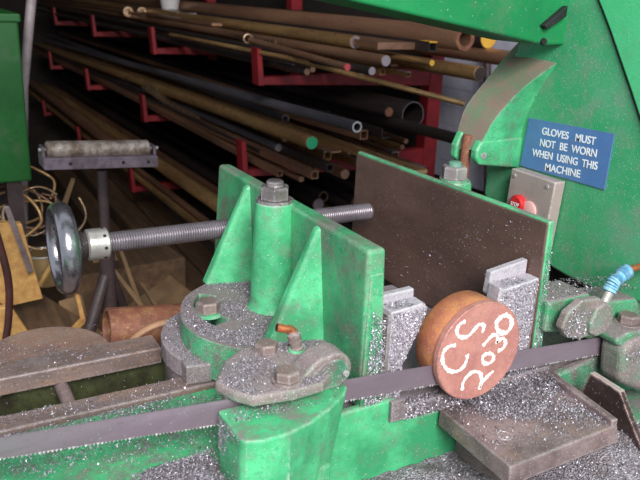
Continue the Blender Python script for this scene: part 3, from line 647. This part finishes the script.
flakes('metal_swarf', 'grey swarf clinging to the jaw ends and inserts', [
    (on_poly([(-.098, -.056), (-.080, -.056), (-.080, -.014), (-.057, .034), (-.053, .05), (-.098, .05)], 'y', .0297, (0, -1, .2)), 2600),
    (on_poly([(.058, -.05), (.106, -.05), (.111, .056), (.058, .05), (.051, .034)], 'y', .0297, (0, -1, .2)), 3400),
    (on_poly([(-.130, -.05), (-.107, -.05), (-.109, .05), (-.126, .06)], 'y', .0252, (0, -1, .2), dens=lambda u, v: np.clip(.9-(v+.0)*9, .05, 1)), 1500),
    
    (on_poly([(-.097, .031), (-.057, .031), (-.057, .049), (-.097, .049)], 'z', .0545), 300), (on_poly([(.058, .031), (.11, .031), (.11, .049), (.058, .049)], 'z', .0555), 300),
    (on_poly([(.117, -.05), (.130, -.05), (.125, .09), (.117, .11)], 'y', .0283, (0, -1, .2), dens=lambda u, v: np.clip(.8-v*7, .08, 1)), 700)])
flakes('metal_swarf', 'band of swarf on the ledge between rail and blade', [
    (on_poly([(-.60, .03), (-.60, .155), (-.245, .155), (-.245, .03)], 'z', -.0645, dens=lambda u, v: np.clip((v-.03)*9, .02, 1)*clump(35, 4, .5)(u, v)), 6500),
    (on_poly([(-.60, -.028), (-.60, .03), (-.30, .03), (-.30, -.028)], 'z', -.0645, dens=clump(55, 1, .05)), 1200),
    (on_poly([(-.385, -.03), (-.30, -.03), (-.295, .045), (-.318, .045), (-.352, .03), (-.372, .018)], 'z', -.064), 2600)])
pm = mound('swarf_pile', -.395, -.300, -.05, .048, lambda x, y: -.067+.012*max(0, 1-((x+.338)/.045)**2)*max(0, 1-((y-.0)/.045)**2)+.001*math.sin(x*400)*math.sin(y*360), swarf_bed, n=40)
tag(pm, 'small pile of swarf on the ledge against the green guide block', 'metal shavings', kind='stuff')
flakes('metal_swarf', 'loose bright chips on the pile beside the green guide block', [(on_poly([(-.38, -.04), (-.304, -.04), (-.304, .04), (-.38, .04)], 'z', lambda x, y: -.0665+.012*np.maximum(0, 1-((x+.338)/.045)**2)*np.maximum(0, 1-(y/.045)**2)), 3000)])
flakes('metal_swarf', 'scattered bright swarf on the two long iron rails', [
    (on_poly([(-.62, .159), (-.62, .186), (-.25, .186), (-.25, .159)], 'z', ZR+.0002, dens=clump(38, 3, .05)), 600),
    (on_poly([(-.62, .27), (-.62, .308), (-.29, .308), (-.29, .27)], 'z', ZR+.0002, dens=clump(48, 0, .0)), 220),
    (on_poly([(-.47, .31), (-.47, .38), (-.33, .38), (-.33, .31)], 'z', ZR-.0018, dens=clump(60, 0, .0)), 260)])
flakes('metal_swarf', 'silvery swarf pile strewn over the offcut plate', [
    (on_poly([(-.028, .018), (-.03, -.095), (.125, -.09), (.146, .038)], 'z', -.0756, dens=lambda u, v: np.clip(.10+(u*.6+v*.8+.0)*5.5, .04, 1)*clump(60, 2, .6)(u, v)), 3000),
    (on_poly([(.0, .018), (.004, -.02), (.05, -.045), (.09, -.03), (.13, -.01), (.146, .038)], 'z', lambda u, v: -.0755+.012*np.clip(1-np.abs(v-.02)/.05, 0, 1)*np.random.default_rng(3).uniform(.2, 1, len(u))), 4200),
    (on_poly([(-.08, -.061), (.125, -.061), (.125, -.078), (-.08, -.078)], 'y', .0195, (0, -1, .2)), 900),
    (on_poly([(-.08, .0205), (.12, .0205), (.12, .033), (-.08, .033)], 'z', ZR+.0005), 1500)], size=(.0011, .0024))
flakes('metal_swarf', 'swarf coating the right blade guide and its ledge', [
    (on_poly([(.14, .08), (.62, .08), (.62, .20), (.14, .20)], 'z', ZR+.0002, dens=clump(40, 3, .5)), 4200),
    (on_poly([(.125, .0), (.132, -.008), (.155, -.016), (.164, -.006), (.166, .02), (.135, .028)], 'y', -.0063, (0, -1, .2)), 420),
    (on_poly([(.205, -.022), (.33, -.022), (.33, .028), (.205, .028)], 'z', -.018, dens=clump(70, 2, .5)), 1100),
    (on_poly([(.212, -.035), (.31, -.03), (.31, -.1), (.27, -.1), (.22, -.08)], 'y', -.0304, (0, -1, .2), dens=clump(80, 2, .2)), 700),
    (on_poly([(.125, .02), (.33, .02), (.33, .068), (.125, .068)], 'z', lambda u, v: np.where(u < .195, .0305, .0305-(u-.195)*.12)), 1200)])
flakes('metal_swarf', 'loose dark and bright swarf lying in the sump', [
    (on_poly([(-.45, -.35), (.5, -.35), (.5, .015), (-.45, .015)], 'z', sumph, dens=lambda u, v: .25+.75*(sumph(u, v) > -.135)), 16000)], size=(.0012, .0026))
flakes('metal_swarf', 'specks of swarf stuck to the brown jaw face and green rib', [
    (on_poly([(.03, -.05), (.03, .12), (.40, .11), (.44, .0), (.30, -.05)], 'x', .1123, (-1, 0, 0), dens=lambda u, v: np.clip(.7-u*1.5-v*3, .05, 1)*clump(60, 2, .15)(u, v)), 420)])

# ---------------------------------------------------------------- cantilever rack with red arms
rack = thing('steel_rack', 'red cantilever rack holding long bars along the right wall', 'rack', (1.3, 3.5, FL))
levels = [(.070, .188, .515), (-.235, -.112, .462), (-.565, -.450, .392)]
for i, y in enumerate((1.69, 2.83, 3.97, 5.12)):
    obj('upright', box(B(), 1.205, 1.265, y, y+.06, FL, .62), red, rack, bevel=.003, seg=1)
    for zb, zt, xt in levels:
        obj('rack_arm', prism(B(), [(xt+.005, zb), (1.22, zb-.02), (1.22, zb+.05), (xt+.005, zb+.024)], 'y', y+.005, y+.045), red, rack, bevel=.002, seg=1)
        obj('arm_tip', hull8(B(), [(xt-.006, y-.002, zb-.002), (xt+.014, y-.002, zb-.002), (xt+.014, y+.05, zb-.002), (xt-.006, y+.05, zb-.002)], [(xt-.014, y-.002, zt), (xt+.002, y-.002, zt), (xt+.002, y+.05, zt), (xt-.014, y+.05, zt)]), red, rack, bevel=.002, seg=1)
o = obj('wall_conduit', tube(B(), [(1.36, 1.62, .50), (1.36, 1.55, .05), (1.36, 1.49, -.30), (1.36, 1.49, FL)], .014, 12), pipe_mats['grey'] if 0 else post_m, smooth=1); tag(o, 'thin brown pipe running down the whitewashed brick wall', 'pipe')

def stock(kind, x, y0, z, r, mat, label, group=None, end=None, y1=6.3, dx=0, dz=0, hollow=None, w=None, h=None):
    """one length of steel lying along the rack"""
    cat = {'round_bar': 'bar', 'steel_pipe': 'pipe', 'square_tube': 'tube', 'flat_bar': 'bar', 'angle_bar': 'bar', 'thin_rod': 'rod'}[kind]
    t = thing(kind, label, cat, (x, y0, z), group)
    m = pipe_mats[mat]; L_ = y1-y0; d = Vector((dx, L_, dz))
    if kind in ('round_bar', 'thin_rod'):
        obj('shaft', lathe(B(), (x, y0, z), d, [(0, r*.94), (r*.08, r), (d.length, r)], 20), m, t, smooth=.6)
        if end: obj('end_face', lathe(B(), (x, y0-.0012, z), d, [(0, r*.9), (.0012, r*.93)], 20), end, t)
    elif kind == 'steel_pipe':
        hr = r*(hollow or .78)
        obj('pipe_wall', lathe(B(), (x, y0, z), d, [(.5, hr*.98), (0, hr), (0, r*.97), (r*.05, r), (d.length, r)], 28), m, t, smooth=.6)
        if end: obj('end_face', lathe(B(), (x, y0-.001, z), d, [(.001, hr), (0, hr), (0, r*.97), (.001, r*.97)], 28, cap=False), end, t)
    elif kind == 'square_tube':
        o = r; i = r*.78; bm = B()
        def ring(q, yy): return [bm.verts.new((x+a*q+dx*(yy-y0)/L_, yy, z+b*q+dz*(yy-y0)/L_)) for a, b in ((-1, -1), (1, -1), (1, 1), (-1, 1))]
        R4 = [ring(i, y0+.3), ring(i, y0), ring(o, y0), ring(o, y1)]
        for a, b in zip(R4, R4[1:]):
            for k in range(4): bm.faces.new((a[k], a[(k+1) % 4], b[(k+1) % 4], b[k]))
        obj('tube_wall', bm, m, t)
        if end: obj('end_face', box(B(), x-o, x+o, y0-.002, y0+.05, z+o*.8, z+o*1.06), end, t)
    elif kind == 'flat_bar':
        obj('flat', hull8(B(), [(x-w, y0, z-h), (x+w, y0, z-h), (x+w+dx, y1, z-h+dz), (x-w+dx, y1, z-h+dz)], [(x-w, y0, z+h), (x+w, y0, z+h), (x+w+dx, y1, z+h+dz), (x-w+dx, y1, z+h+dz)]), m, t, bevel=.001, seg=1)
        if end: obj('end_face', box(B(), x-w, x+w, y0-.001, y0, z-h, z+h), end, t)
    elif kind == 'angle_bar':
        q = r; tk = r*.18
        obj('angle', prism(B(), [(x-q, z-q), (x+q, z-q), (x+q, z-q+tk), (x-q+tk, z-q+tk), (x-q+tk, z+q), (x-q, z+q)], 'y', y0, y1), m, t)
    return t
# upper level, the ones with an end one can pick out
stock('steel_pipe', .95, 1.21, .252, .0356, 'brown', 'large brown open-ended pipe lying highest on the upper rack level', end=rust, hollow=.62)
stock('round_bar', 1.12, 1.30, .248, .0334, 'dark', 'thick round bar with a yellow painted end, top right of the rack', end=yellow_m)
stock('round_bar', .95, 1.129, .160, .0215, 'ochre', 'long ochre round bar reaching furthest right on the upper level', end=pipe_mats['dark'])
stock('flat_bar', .79, 1.30, .225, .02, 'brown', 'wide brown flat bar on top of the upper rack level', w=.085, h=.010, end=pipe_mats['brown'])
stock('round_bar', .715, 1.438, .225, .0205, 'ochre', 'round bar with pale purple end beside the wide flat bar', end=cut_m)
stock('round_bar', .62, 1.128, .200, .0155, 'brown', 'round bar with grey sawn end, middle of the upper level', end=cut_m)
stock('round_bar', .56, 1.101, .177, .0115, 'dark', 'slimmer round bar just under the grey-ended round bar', end=cut_m)
stock('thin_rod', .80, 1.163, .189, .0090, 'ochre', 'slim ochre rod with an orange tip on the upper level', end=yellow_m)
stock('square_tube', .85, 1.23, .228, .0140, 'dark', 'dark square tube with yellow paint on its end', end=yellow_m)
stock('round_bar', 1.12, 1.16, .195, .024, 'brown', 'dull round bar behind the big open pipe, running behind the saw head', end=cut_m)
t = thing('hooked_rod', 'loose pale rod with a looped end and red tip in front of rack', 'rod', (.5, 1.5, .2))
obj('shaft', tube(B(), [(.50, 1.738, .210), (.54, 1.194, .178)], .0095, 14), pipe_mats['brown'], t, smooth=1)
obj('loop', torus(B(), (.499, 1.757, .212), (.2, 1, 0), .014, .0045, 20, 8), pipe_mats['pale'], t, smooth=2)
obj('red_tip', lathe(B(), (.54, 1.196, .178), (.04, -.544, -.032), [(0, .0098), (.006, .0098)], 14), redend_m, t, label='red painted tip')
t = thing('thin_rod', 'thin brown rod jutting out diagonally furthest from the upper level', 'rod', (.6, 1.1, .13))
obj('shaft', tube(B(), [(.8, 1.005, .097), (.515, 1.50, .175), (.30, 1.9, .24)][:2]+[(.515, 2.6, .17)], .0075, 10), pipe_mats['ochre'], t, smooth=1)
# middle level
stock('steel_pipe', .62, 1.254, .002, .0165, 'grey', 'grey pipe with a white open end on the middle level', end=white_m, dz=-.12, hollow=.7)
stock('round_bar', .55, 1.392, -.066, .0205, 'ochre', 'ochre round bar with a bright green painted end', end=greencap_m, dz=-.09)
stock('steel_pipe', .95, 1.436, -.007, .0454, 'dark', 'largest dark open pipe at the back of the middle level', hollow=.9, end=pipe_mats['grey'], dz=-.1)
stock('round_bar', .85, 1.43, .008, .0164, 'dark', 'dark round bar with a brownish end left of the largest pipe', end=rust, dz=-.12)
stock('round_bar', .88, 1.07, -.022, .0174, 'dark', 'dark round bar passing in front of the largest open pipe', end=rust, dz=-.1)
stock('square_tube', .75, 1.416, -.058, .0144, 'brown', 'small square tube end above the brown jaw', dz=-.1)
stock('angle_bar', .80, 1.367, -.046, .0160, 'dark', 'short-ended angle bar beside the small square tube')
stock('square_tube', .53, 1.331, -.150, .0119, 'brown', 'brown square tube nearest the third red bracket', dz=-.04)
stock('square_tube', .555, 1.406, -.165, .0100, 'ochre', 'ochre square tube lying under the green-ended bar', dz=-.03)
stock('square_tube', .60, 1.364, -.141, .0123, 'dark', 'dark square tube whose open end shows left of brown jaw', dz=-.03)
stock('flat_bar', .60, 1.33, -.085, .02, 'brown', 'flat strip just right of the green-ended bar', w=.018, h=.003, dz=-.05)
stock('flat_bar', .66, 1.0, -.078, .02, 'ochre', 'rust-edged flat bar running behind the top corner of brown jaw', w=.03, h=.006, dz=-.06)
# filler lengths at each level: dim bars one can hardly tell apart
ORD = ['first', 'second', 'third', 'fourth', 'fifth', 'sixth', 'seventh', 'eighth', 'ninth', 'tenth', 'eleventh', 'twelfth', 'thirteenth', 'fourteenth', 'fifteenth', 'sixteenth']
def filler(n, x0, x1, z0, z1, ya, yb, rr, kinds, where, group, dz=0, mats=('ochre', 'brown', 'dark', 'grey', 'brown', 'ochre', 'pale')):
    for k in range(n):
        x = x0+(x1-x0)*(k+.5)/n+random.uniform(-.006, .006); z = random.uniform(z0, z1); r = random.uniform(*rr)
        kd = random.choice(kinds); mt_ = random.choice(mats)
        nm = {'round_bar': 'round bar', 'thin_rod': 'thin rod', 'square_tube': 'square tube', 'flat_bar': 'flat bar', 'steel_pipe': 'pipe'}[kd]
        stock(kd, x, random.uniform(ya, yb), z, r, mt_, '%s %s, %s from the red tips %s' % (mt_, nm, ORD[k], where), group, w=r*1.6, h=r*.4, dz=random.uniform(-.015, .015)+dz, dx=random.uniform(-.05, .05), end=cut_m if random.random() < .4 else pipe_mats['brown'])
filler(14, .535, 1.15, .128, .148, 1.35, 1.66, (.008, .016), ['round_bar', 'thin_rod', 'square_tube', 'flat_bar'], 'on the bottom of the upper level', 'bars on the upper rack level')
filler(12, .54, 1.1, .168, .20, 1.7, 3.2, (.006, .012), ['thin_rod', 'flat_bar', 'thin_rod'], 'lying loose on the upper level', 'thin bars on the upper rack level', mats=('ochre', 'pale', 'brown', 'ochre'))
filler(7, .60, 1.15, .215, .235, 2.2, 3.4, (.010, .018), ['round_bar', 'flat_bar', 'thin_rod'], 'high on the upper level', 'bars high on the upper rack level', mats=('ochre', 'pale', 'brown'))
filler(15, .485, 1.14, -.194, -.178, 1.40, 1.9, (.009, .018), ['round_bar', 'square_tube', 'thin_rod', 'square_tube'], 'on the bottom of the middle level', 'bars on the middle rack level')
filler(12, .50, 1.12, -.155, -.130, 1.5, 2.5, (.008, .015), ['round_bar', 'thin_rod'], 'in the second layer of the middle level', 'upper bars on the middle rack level')
filler(7, .66, 1.15, -.085, -.05, 1.7, 2.3, (.012, .022), ['round_bar', 'steel_pipe'], 'on top of the middle level', 'bars on top of the middle rack level', mats=('dark', 'brown', 'grey'))
filler(11, .56, 1.15, -.52, -.50, 1.6, 2.0, (.014, .022), ['round_bar', 'steel_pipe'], 'on the lowest level', 'bars on the lowest rack level')
filler(8, .66, 1.15, -.46, -.42, 1.5, 2.0, (.018, .028), ['round_bar', 'steel_pipe'], 'on top of the lowest level', 'upper bars on the lowest rack level', mats=('dark', 'brown', 'dark'))
stock('round_bar', .425, 1.75, -.505, .0150, 'ochre', 'ochre bar foremost on the lowest level beside the red bracket')
stock('round_bar', .465, 1.75, -.500, .0150, 'brown', 'brown bar second from the front on the lowest rack level')
stock('steel_pipe', .53, 1.9, -.450, .0280, 'ochre', 'thick ochre pipe lying highest on the lowest rack level', y1=5.4)
stock('steel_pipe', .43, 2.95, -.44, .030, 'brown', 'dull brown pipe ending behind the roller on the lowest level', dz=.03, y1=6.3)
for k, (x, z) in enumerate(((.18, FL+.05), (.33, FL+.06), (.46, FL+.05))):
    o = obj('timber_beam', hull8(B(), [(x-.055, 1.2, z-.04), (x+.055, 1.2, z-.04), (x+.16, 4.5, z-.04), (x+.05, 4.5, z-.04)], [(x-.055, 1.2, z+.045), (x+.055, 1.2, z+.045), (x+.16, 4.5, z+.045), (x+.05, 4.5, z+.045)]), wood_dk, bevel=.004, seg=1)
    tag(o, ['old timber beam on the floor nearest the roller stand', 'old timber beam on the floor between two others', 'old timber beam on the floor nearest the rack'][k], 'timber', 'old beams on the floor')
o = obj('white_tub', lathe(B(), (.86, 3.64, .235), (0, 0, 1), [(0, .045), (.09, .06), (.16, .062)], 20), white_m, smooth=.8); tag(o, 'white plastic tub on the bars at the top edge', 'tub')
for k, (x, y) in enumerate(((.60, 3.55), (.665, 3.52))):
    o = obj('pipe_offcut', lathe(B(), (x, y, .225), (.1, 1, 0), [(.04, .014), (0, .016), (0, .026), (.16, .026)], 18), pipe_mats['pale'], smooth=.6)
    tag(o, ['left one of two short pale pipe offcuts on far rack', 'right one of two short pale pipe offcuts on far rack'][k], 'pipe', 'short offcuts on the far rack')
t = thing('wire_bundle', 'knotted bundle of pale rod ends on the second bracket', 'rods', (.53, 2.9, -.13))
for k in range(5):
    obj('rod', tube(B(), smoothpath([(.50+.012*k, 2.98-.03*k, -.098+.01*(k % 3)), (.53+.01*k, 2.75, -.135), (.56+.01*k, 2.4, -.15)], 4), .009, 8), pipe_mats['pale'], t, smooth=1)

# ---------------------------------------------------------------- roller stand
rs = thing('roller_stand', 'roller stand with worn steel roller on a dark post behind handwheel', 'roller stand', (-.12, 1.2, FL))
obj('roller', lathe(B(), (-.247, 1.2, .004), (1, 0, -.05), [(0, .006), (0, .016), (.004, .0205), (.235, .0205), (.239, .016), (.239, .006)], 28), roller_m, rs, smooth=.6)
obj('roller_shaft', lathe(B(), (-.262, 1.2, .005), (1, 0, -.05), [(0, .005), (.277, .005)], 12), bright, rs, smooth=.6)
bm = hull8(B(), [(-.258, 1.165, -.035), (.004, 1.165, -.048), (.004, 1.235, -.048), (-.258, 1.235, -.035)], [(-.258, 1.165, -.008), (.004, 1.165, -.021), (.004, 1.235, -.021), (-.258, 1.235, -.008)])
obj('roller_frame', bm, roller_frame_m, rs, bevel=.002)
for x, dz in ((-.254, .01), (.001, -.003)): obj('end_bracket', box(B(), x-.003, x+.003, 1.18, 1.22, -.02+dz, .004+dz), roller_frame_m, rs, bevel=.001)
for x in (-.2, -.08, -.02): obj('rivet', lathe(B(), (x, 1.165, -.022-.05*(x+.25)), (0, -1, 0), [(0, .004), (.002, .003)], 10), black, rs)
obj('post', lathe(B(), (-.123, 1.2, -.053), (0, 0, -1), [(0, .0125), (.20, .0125), (.20, .019), (.72, .019)], 20), post_m, rs, smooth=.6)
obj('brace', tube(B(), [(-.125, 1.2, -.31), (-.24, 1.12, -.56), (-.30, 1.08, FL+.01)], .015, 12), post_m, rs, smooth=1)
obj('brace', tube(B(), [(-.12, 1.2, -.31), (.03, 1.34, FL+.01)], .014, 12), post_m, rs, smooth=1)

# ---------------------------------------------------------------- green cabinet and leaning pole
cb = thing('machine_cabinet', 'dark green machine cabinet at the left edge in shadow', 'cabinet', (-.5, 1.85, FL))
obj('cabinet_body', box(B(), -.85, -.225, 1.6, 2.1, -.165, .272), green_cab, cb, bevel=.006)
obj('cabinet_lid', box(B(), -.855, -.219, 1.594, 2.106, .262, .284), green_cab, cb, bevel=.004)
for x in (-.83, -.27):
    for y in (1.64, 2.06): obj('leg', box(B(), x-.02, x+.02, y-.02, y+.02, FL, -.165), post_m, cb)
o = obj('leaning_pole', tube(B(), [(-.142, 1.8, .40), (-.195, 1.83, .06), (-.24, 2.0, FL)], .014, 14), surface('pole_grey', srgb(190, 176, 178), srgb(160, 146, 148), dirt_amt=.2, grains=0, rough=.4, metal=.3), smooth=1)
tag(o, 'thin silvery pole leaning beside the dark green cabinet', 'pole')

# ---------------------------------------------------------------- rusty pipe, boards, cables behind the rails
rp_ = thing('rusty_pipe', 'short rusty pipe with a rounded open mouth behind the rails', 'pipe', (-.22, .46, -.2))
c0 = Vector((-.290, .50, -.135)); ax = Vector((1, -.05, -.10)).normalized()
obj('pipe_wall', lathe(B(), c0, ax, [(.10, .030), (0, .030), (0, .034), (.002, .0355), (.22, .0355)], 36), rust, rp_, smooth=.6)
hoop = thing('iron_hoop', 'round rusty iron hoop standing behind the rails before the pipe', 'hoop', (-.25, .36, -.16))
obj('hoop_ring', torus(B(), (-.238, .352, -.134), (.15, 1, .1), .070, .0045, 44, 10, 1.3), surface('rust_rim', srgb(170, 130, 100), srgb(150, 110, 84), dirt_amt=.3, rough=.6), hoop, smooth=2)
obj('hoop_foot', box(B(), -.26, -.23, .345, .36, -.3, -.205), iron, hoop)
obj('support_bracket', box(B(), -.26, -.19, .40, .47, FL, -.172), post_m, rp_)
def board(name, label, c, size, rot, m, group=None):
    bm = box(B(), -size[0]/2, size[0]/2, -size[1]/2, size[1]/2, -size[2]/2, size[2]/2)
    bm.transform(Matrix.Translation(c) @ Matrix.Rotation(rot[2], 4, 'Z') @ Matrix.Rotation(rot[0], 4, 'X') @ Matrix.Rotation(rot[1], 4, 'Y'))
    return tag(obj(name, bm, m, bevel=.003, seg=1), label, 'crate' if 'crate' in name else 'card' if 'card' in name else 'board', group)
def xzboard(name, label, cat, pts, y0, y1, m):
    return tag(obj(name, hull8(B(), [(x, y0-.12*(z+.15), z) for x, z in pts], [(x, y1-.12*(z+.15), z) for x, z in pts]), m, bevel=.002, seg=1), label, cat)
xzboard('wooden_board', 'yellow wooden board with a slanting end leaning at the far left', 'board', [(-.40, -.15), (-.311, -.165), (-.276, -.368), (-.355, -.375), (-.42, -.33)], 1.20, 1.225, wood)
xzboard('wooden_board', 'lower yellow wooden board in the left corner', 'board', [(-.42, -.336), (-.357, -.341), (-.310, -.45), (-.30, -.60), (-.45, -.60)], 1.12, 1.14, wood)
xzboard('metal_strip', 'dark metal strip leaning against the yellow board', 'strip', [(-.350, -.110), (-.338, -.110), (-.296, -.278), (-.309, -.285)], 1.17, 1.175, iron)
board('wooden_board', 'small brown board under the handwheel', (-.30, 1.22, -.44), (.22, .30, .02), (.1, .05, .4), wood_dk)
board('cardboard_piece', 'torn cardboard piece right of the roller stand post', (-.09, 1.40, -.33), (.09, .06, .004), (.8, .3, .3), card)
board('cardboard_piece', 'pale card scrap leaning left of the roller stand post', (-.19, 1.3, -.46), (.06, .10, .004), (1.0, -.4, .2), card)
board('wooden_crate', 'dark wooden crate behind the roller stand post', (.03, 1.86, -.63), (.40, .38, .28), (0, 0, .1), wood_dk)
board('cardboard_piece', 'long curled cardboard sheet on the floor right of the stand', (.12, 1.62, -.60), (.20, .50, .006), (.15, -.5, .25), card)
ob = thing('paint_tin', 'dull olive paint tin left of the handwheel', 'tin', (-.225, 1.52, -.45))
obj('tin_body', lathe(B(), (-.225, 1.52, -.44), (0, 0, 1), [(0, .045), (.002, .047), (.085, .047), (.088, .045)], 28), surface('tin_olive', srgb(146, 116, 70), srgb(112, 88, 58), dirt_amt=.4, grains=0, rough=.5, metal=.2), ob, smooth=.6)
obj('tin_rim', torus(B(), (-.225, 1.52, -.352), (0, 0, 1), .045, .003, 28, 6), bright, ob, smooth=2)
o = obj('dark_hose', tube(B(), smoothpath([(-.40, 1.0, -.04), (-.385, 1.0, -.12), (-.372, 1.0, -.22), (-.378, 1.0, -.30), (-.39, 1.0, -.36)], 6), .008, 10), surface('hose_red', srgb(70, 34, 30), srgb(54, 28, 26), dirt_amt=.2, grains=0, rough=.5), smooth=1)
tag(o, 'dark red hose hanging down at the left edge', 'hose')
cabs = [((150, 126, 96), 'pale'), ((126, 96, 66), 'ochre')]
for k in range(11):
    cx, cy, cz = -.23+random.uniform(-.06, .07), 1.75+random.uniform(-.15, .15), -.30+random.uniform(-.04, .05); rr = random.uniform(.06, .13); ph = random.uniform(0, 6); tl = random.uniform(-.4, .9)
    pts = [(cx+rr*math.cos(ph+a), cy+rr*.5*math.sin(ph+a)*math.cos(tl), cz+rr*.75*math.sin(ph+a)+.008*math.sin(3*a)) for a in np.linspace(0, random.uniform(2.6, 5.6), 14)]
    o = obj('cable_coil', tube(B(), smoothpath(pts, 3), random.uniform(.0035, .006), 7), pipe_mats[random.choice(['pale', 'ochre', 'ochre', 'brown'])], smooth=1)
    tag(o, 'thin tangled cable loop in the nest below the green cabinet', 'cable', 'tangled cables at the left')
sticks = [((-.165, 1.33, -.10), (-.205, 1.36, -.22)), ((-.30, 1.1, -.465), (-.19, 1.2, -.43)), ((-.10, 1.3, -.32), (.02, 1.25, -.52)), ((-.06, 1.35, -.28), (.0, 1.35, -.50)), ((.03, 1.45, -.46), (.05, 1.25, -.53)), ((-.27, 1.3, -.36), (-.19, 1.45, -.33)), ((-.20, 1.2, -.36), (-.185, 1.2, -.47))]
lab = ['short stick standing up above the handwheel', 'pale stick lying below the handwheel', 'long thin stick slanting right of the stand post', 'upright thin stick right of the stand post', 'short splinter standing near the rusty pipe', 'pale splinter beside the paint tin', 'bent pale strip left of the stand post']
for (a, b), l_ in zip(sticks, lab):
    d = Vector(b)-Vector(a); o = obj('wood_stick', lathe(B(), a, d, [(0, .006), (d.length, .009)], 4), wood if 'pale' in l_ else card); tag(o, l_, 'stick', 'scrap sticks round the stand')
